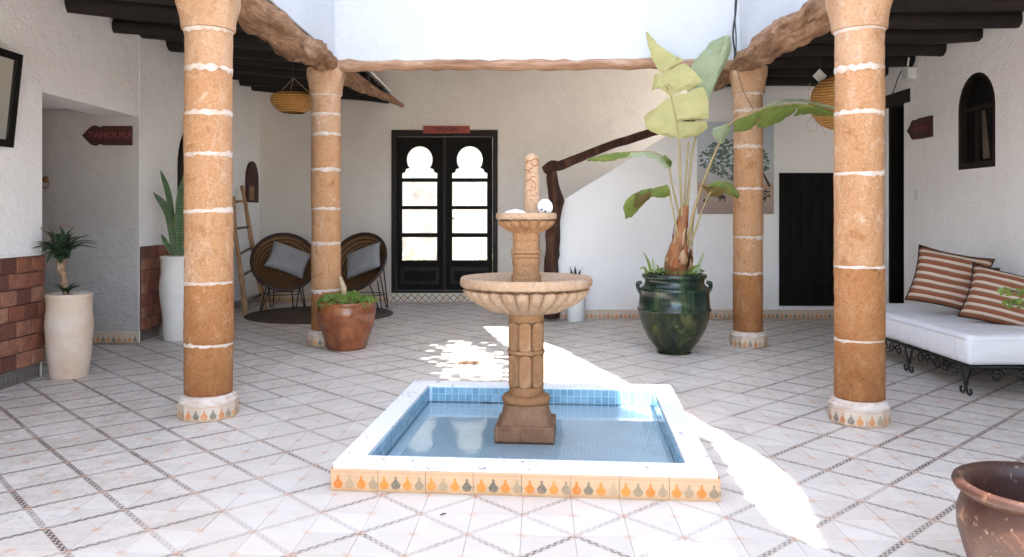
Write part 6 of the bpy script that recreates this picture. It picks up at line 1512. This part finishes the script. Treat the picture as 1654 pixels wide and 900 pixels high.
# white square plate under the ceiling
pp = at(1324, 123, 7.2); t = thing('white_plate', 'small white square plate hanging cornerwise under the right gallery ceiling', 'plate', pp); t.rotation_euler = (R(-8), R(45), 0)
b = BM(); box(b, (-.047, -.006, -.047), (.047, .006, .047), bev=.003); obj('plate', b, M['whiteplastic'], t)
b = BM(); q_ = Matrix.Rotation(R(-45), 3, 'Y') @ Vector((0, 0, 1)); tube(b, [q_*0.06, q_*0.20], .003, 5); obj('wire', b, M['cable'], t)
# antenna box high on right wall
ab = at(1458, 112, 7.9); t = thing('junction_box', 'small white junction box and bracket high on the right wall by the lintel', 'junction box', (RX-0.02, 7.95, ab.z-0.02))
b = BM(); box(b, (-.07, -.06, -.07), (.018, .07, .04), bev=.006); obj('box', b, M['whiteplastic'], t)
b = BM(); tube(b, [(-.05, -.02, .06), (-.09, -.12, .12)], .008, 6); tube(b, [(-.05, .05, .04), (-.10, .20, .14)], .008, 6); obj('bracket', b, M['whiteplastic'], t)
b = BM(); tube(b, catmull([(-.05, .08, .05), (-.04, .2, -.02), (-.03, .3, -.12), (-.03, .42, -.22)], 5), .005, 5); obj('wire', b, M['cable'], t)
# cable down the court by the rear right column
b = BM(); tube(b, catmull([at(1190, -60, 7.25), at(1189, 10, 7.28), at(1184, 55, 7.32), at(1187, 85, 7.34), at(1186, 102, 7.34)], 6), .009, 7); tube(b, catmull([at(1192, -60, 7.25), at(1187, 20, 7.27), at(1189, 60, 7.3), at(1188, 100, 7.33)], 6), .006, 6)
tube(b, catmull([at(1187, 100, 7.34), at(1193, 122, 7.32), at(1202, 150, 7.32), at(1216, 176, 7.33)], 6), .003, 5)
tag(obj('hanging_cable', b, M['cable'], smooth=True), 'black cable hanging down the upper wall onto the rear right column', 'cable')

# ============================================================ GARDEN BEYOND THE DOOR
tag(obj('garden_wall', (lambda b: (box(b, (-9, 18.5, -0.05), (8, 18.9, 5.2), bev=0.04), b)[1])(BM()), M['gardenwall']), 'tall sunlit mottled garden wall seen through the door glass', 'wall')
def garden_bush(label, x, y, r, h, sd):
    t = thing('garden_bush', label, 'bush', (x, y, 0), 0, 'bushes in the garden beyond the door'); rn = random.Random(sd); b = BM(); uvl = b.loops.layers.uv.verify()
    for k in range(900):
        d = Vector((rn.gauss(0, 1), rn.gauss(0, 1), rn.gauss(0, 1))).normalized()*(rn.random()**0.4); d *= 1+0.35*noise.noise(d*2.5+Vector((sd, 0, 0)))
        p = Vector((d.x*r, d.y*r, h*0.55+d.z*h*0.5)); n_ = Vector((rn.uniform(-1, 1), rn.uniform(-1, 1), rn.uniform(-1, 1))).normalized(); s = n_.orthogonal().normalized(); L = rn.uniform(.05, .10)
        b.faces.new([b.verts.new(q_) for q_ in (p, p+s*L*.3+n_*L*.5, p+n_*L, p-s*L*.3+n_*L*.5)])
    o = obj('foliage', b, M['gardenleaf'], t); o['kind'] = 'stuff'
    b = BM(); tube(b, [(0, 0, 0), (.03, 0, h*.3), (0, .02, h*.6)], [.05, .04, .02], 8); obj('trunk', b, M['bark'], t)
garden_bush('low dusty bush left in the garden behind the left door leaf', -2.1, 16.5, .40, .5, 1)
garden_bush('low dusty bush right in the garden behind the right door leaf', -0.5, 17.0, .35, .42, 2)
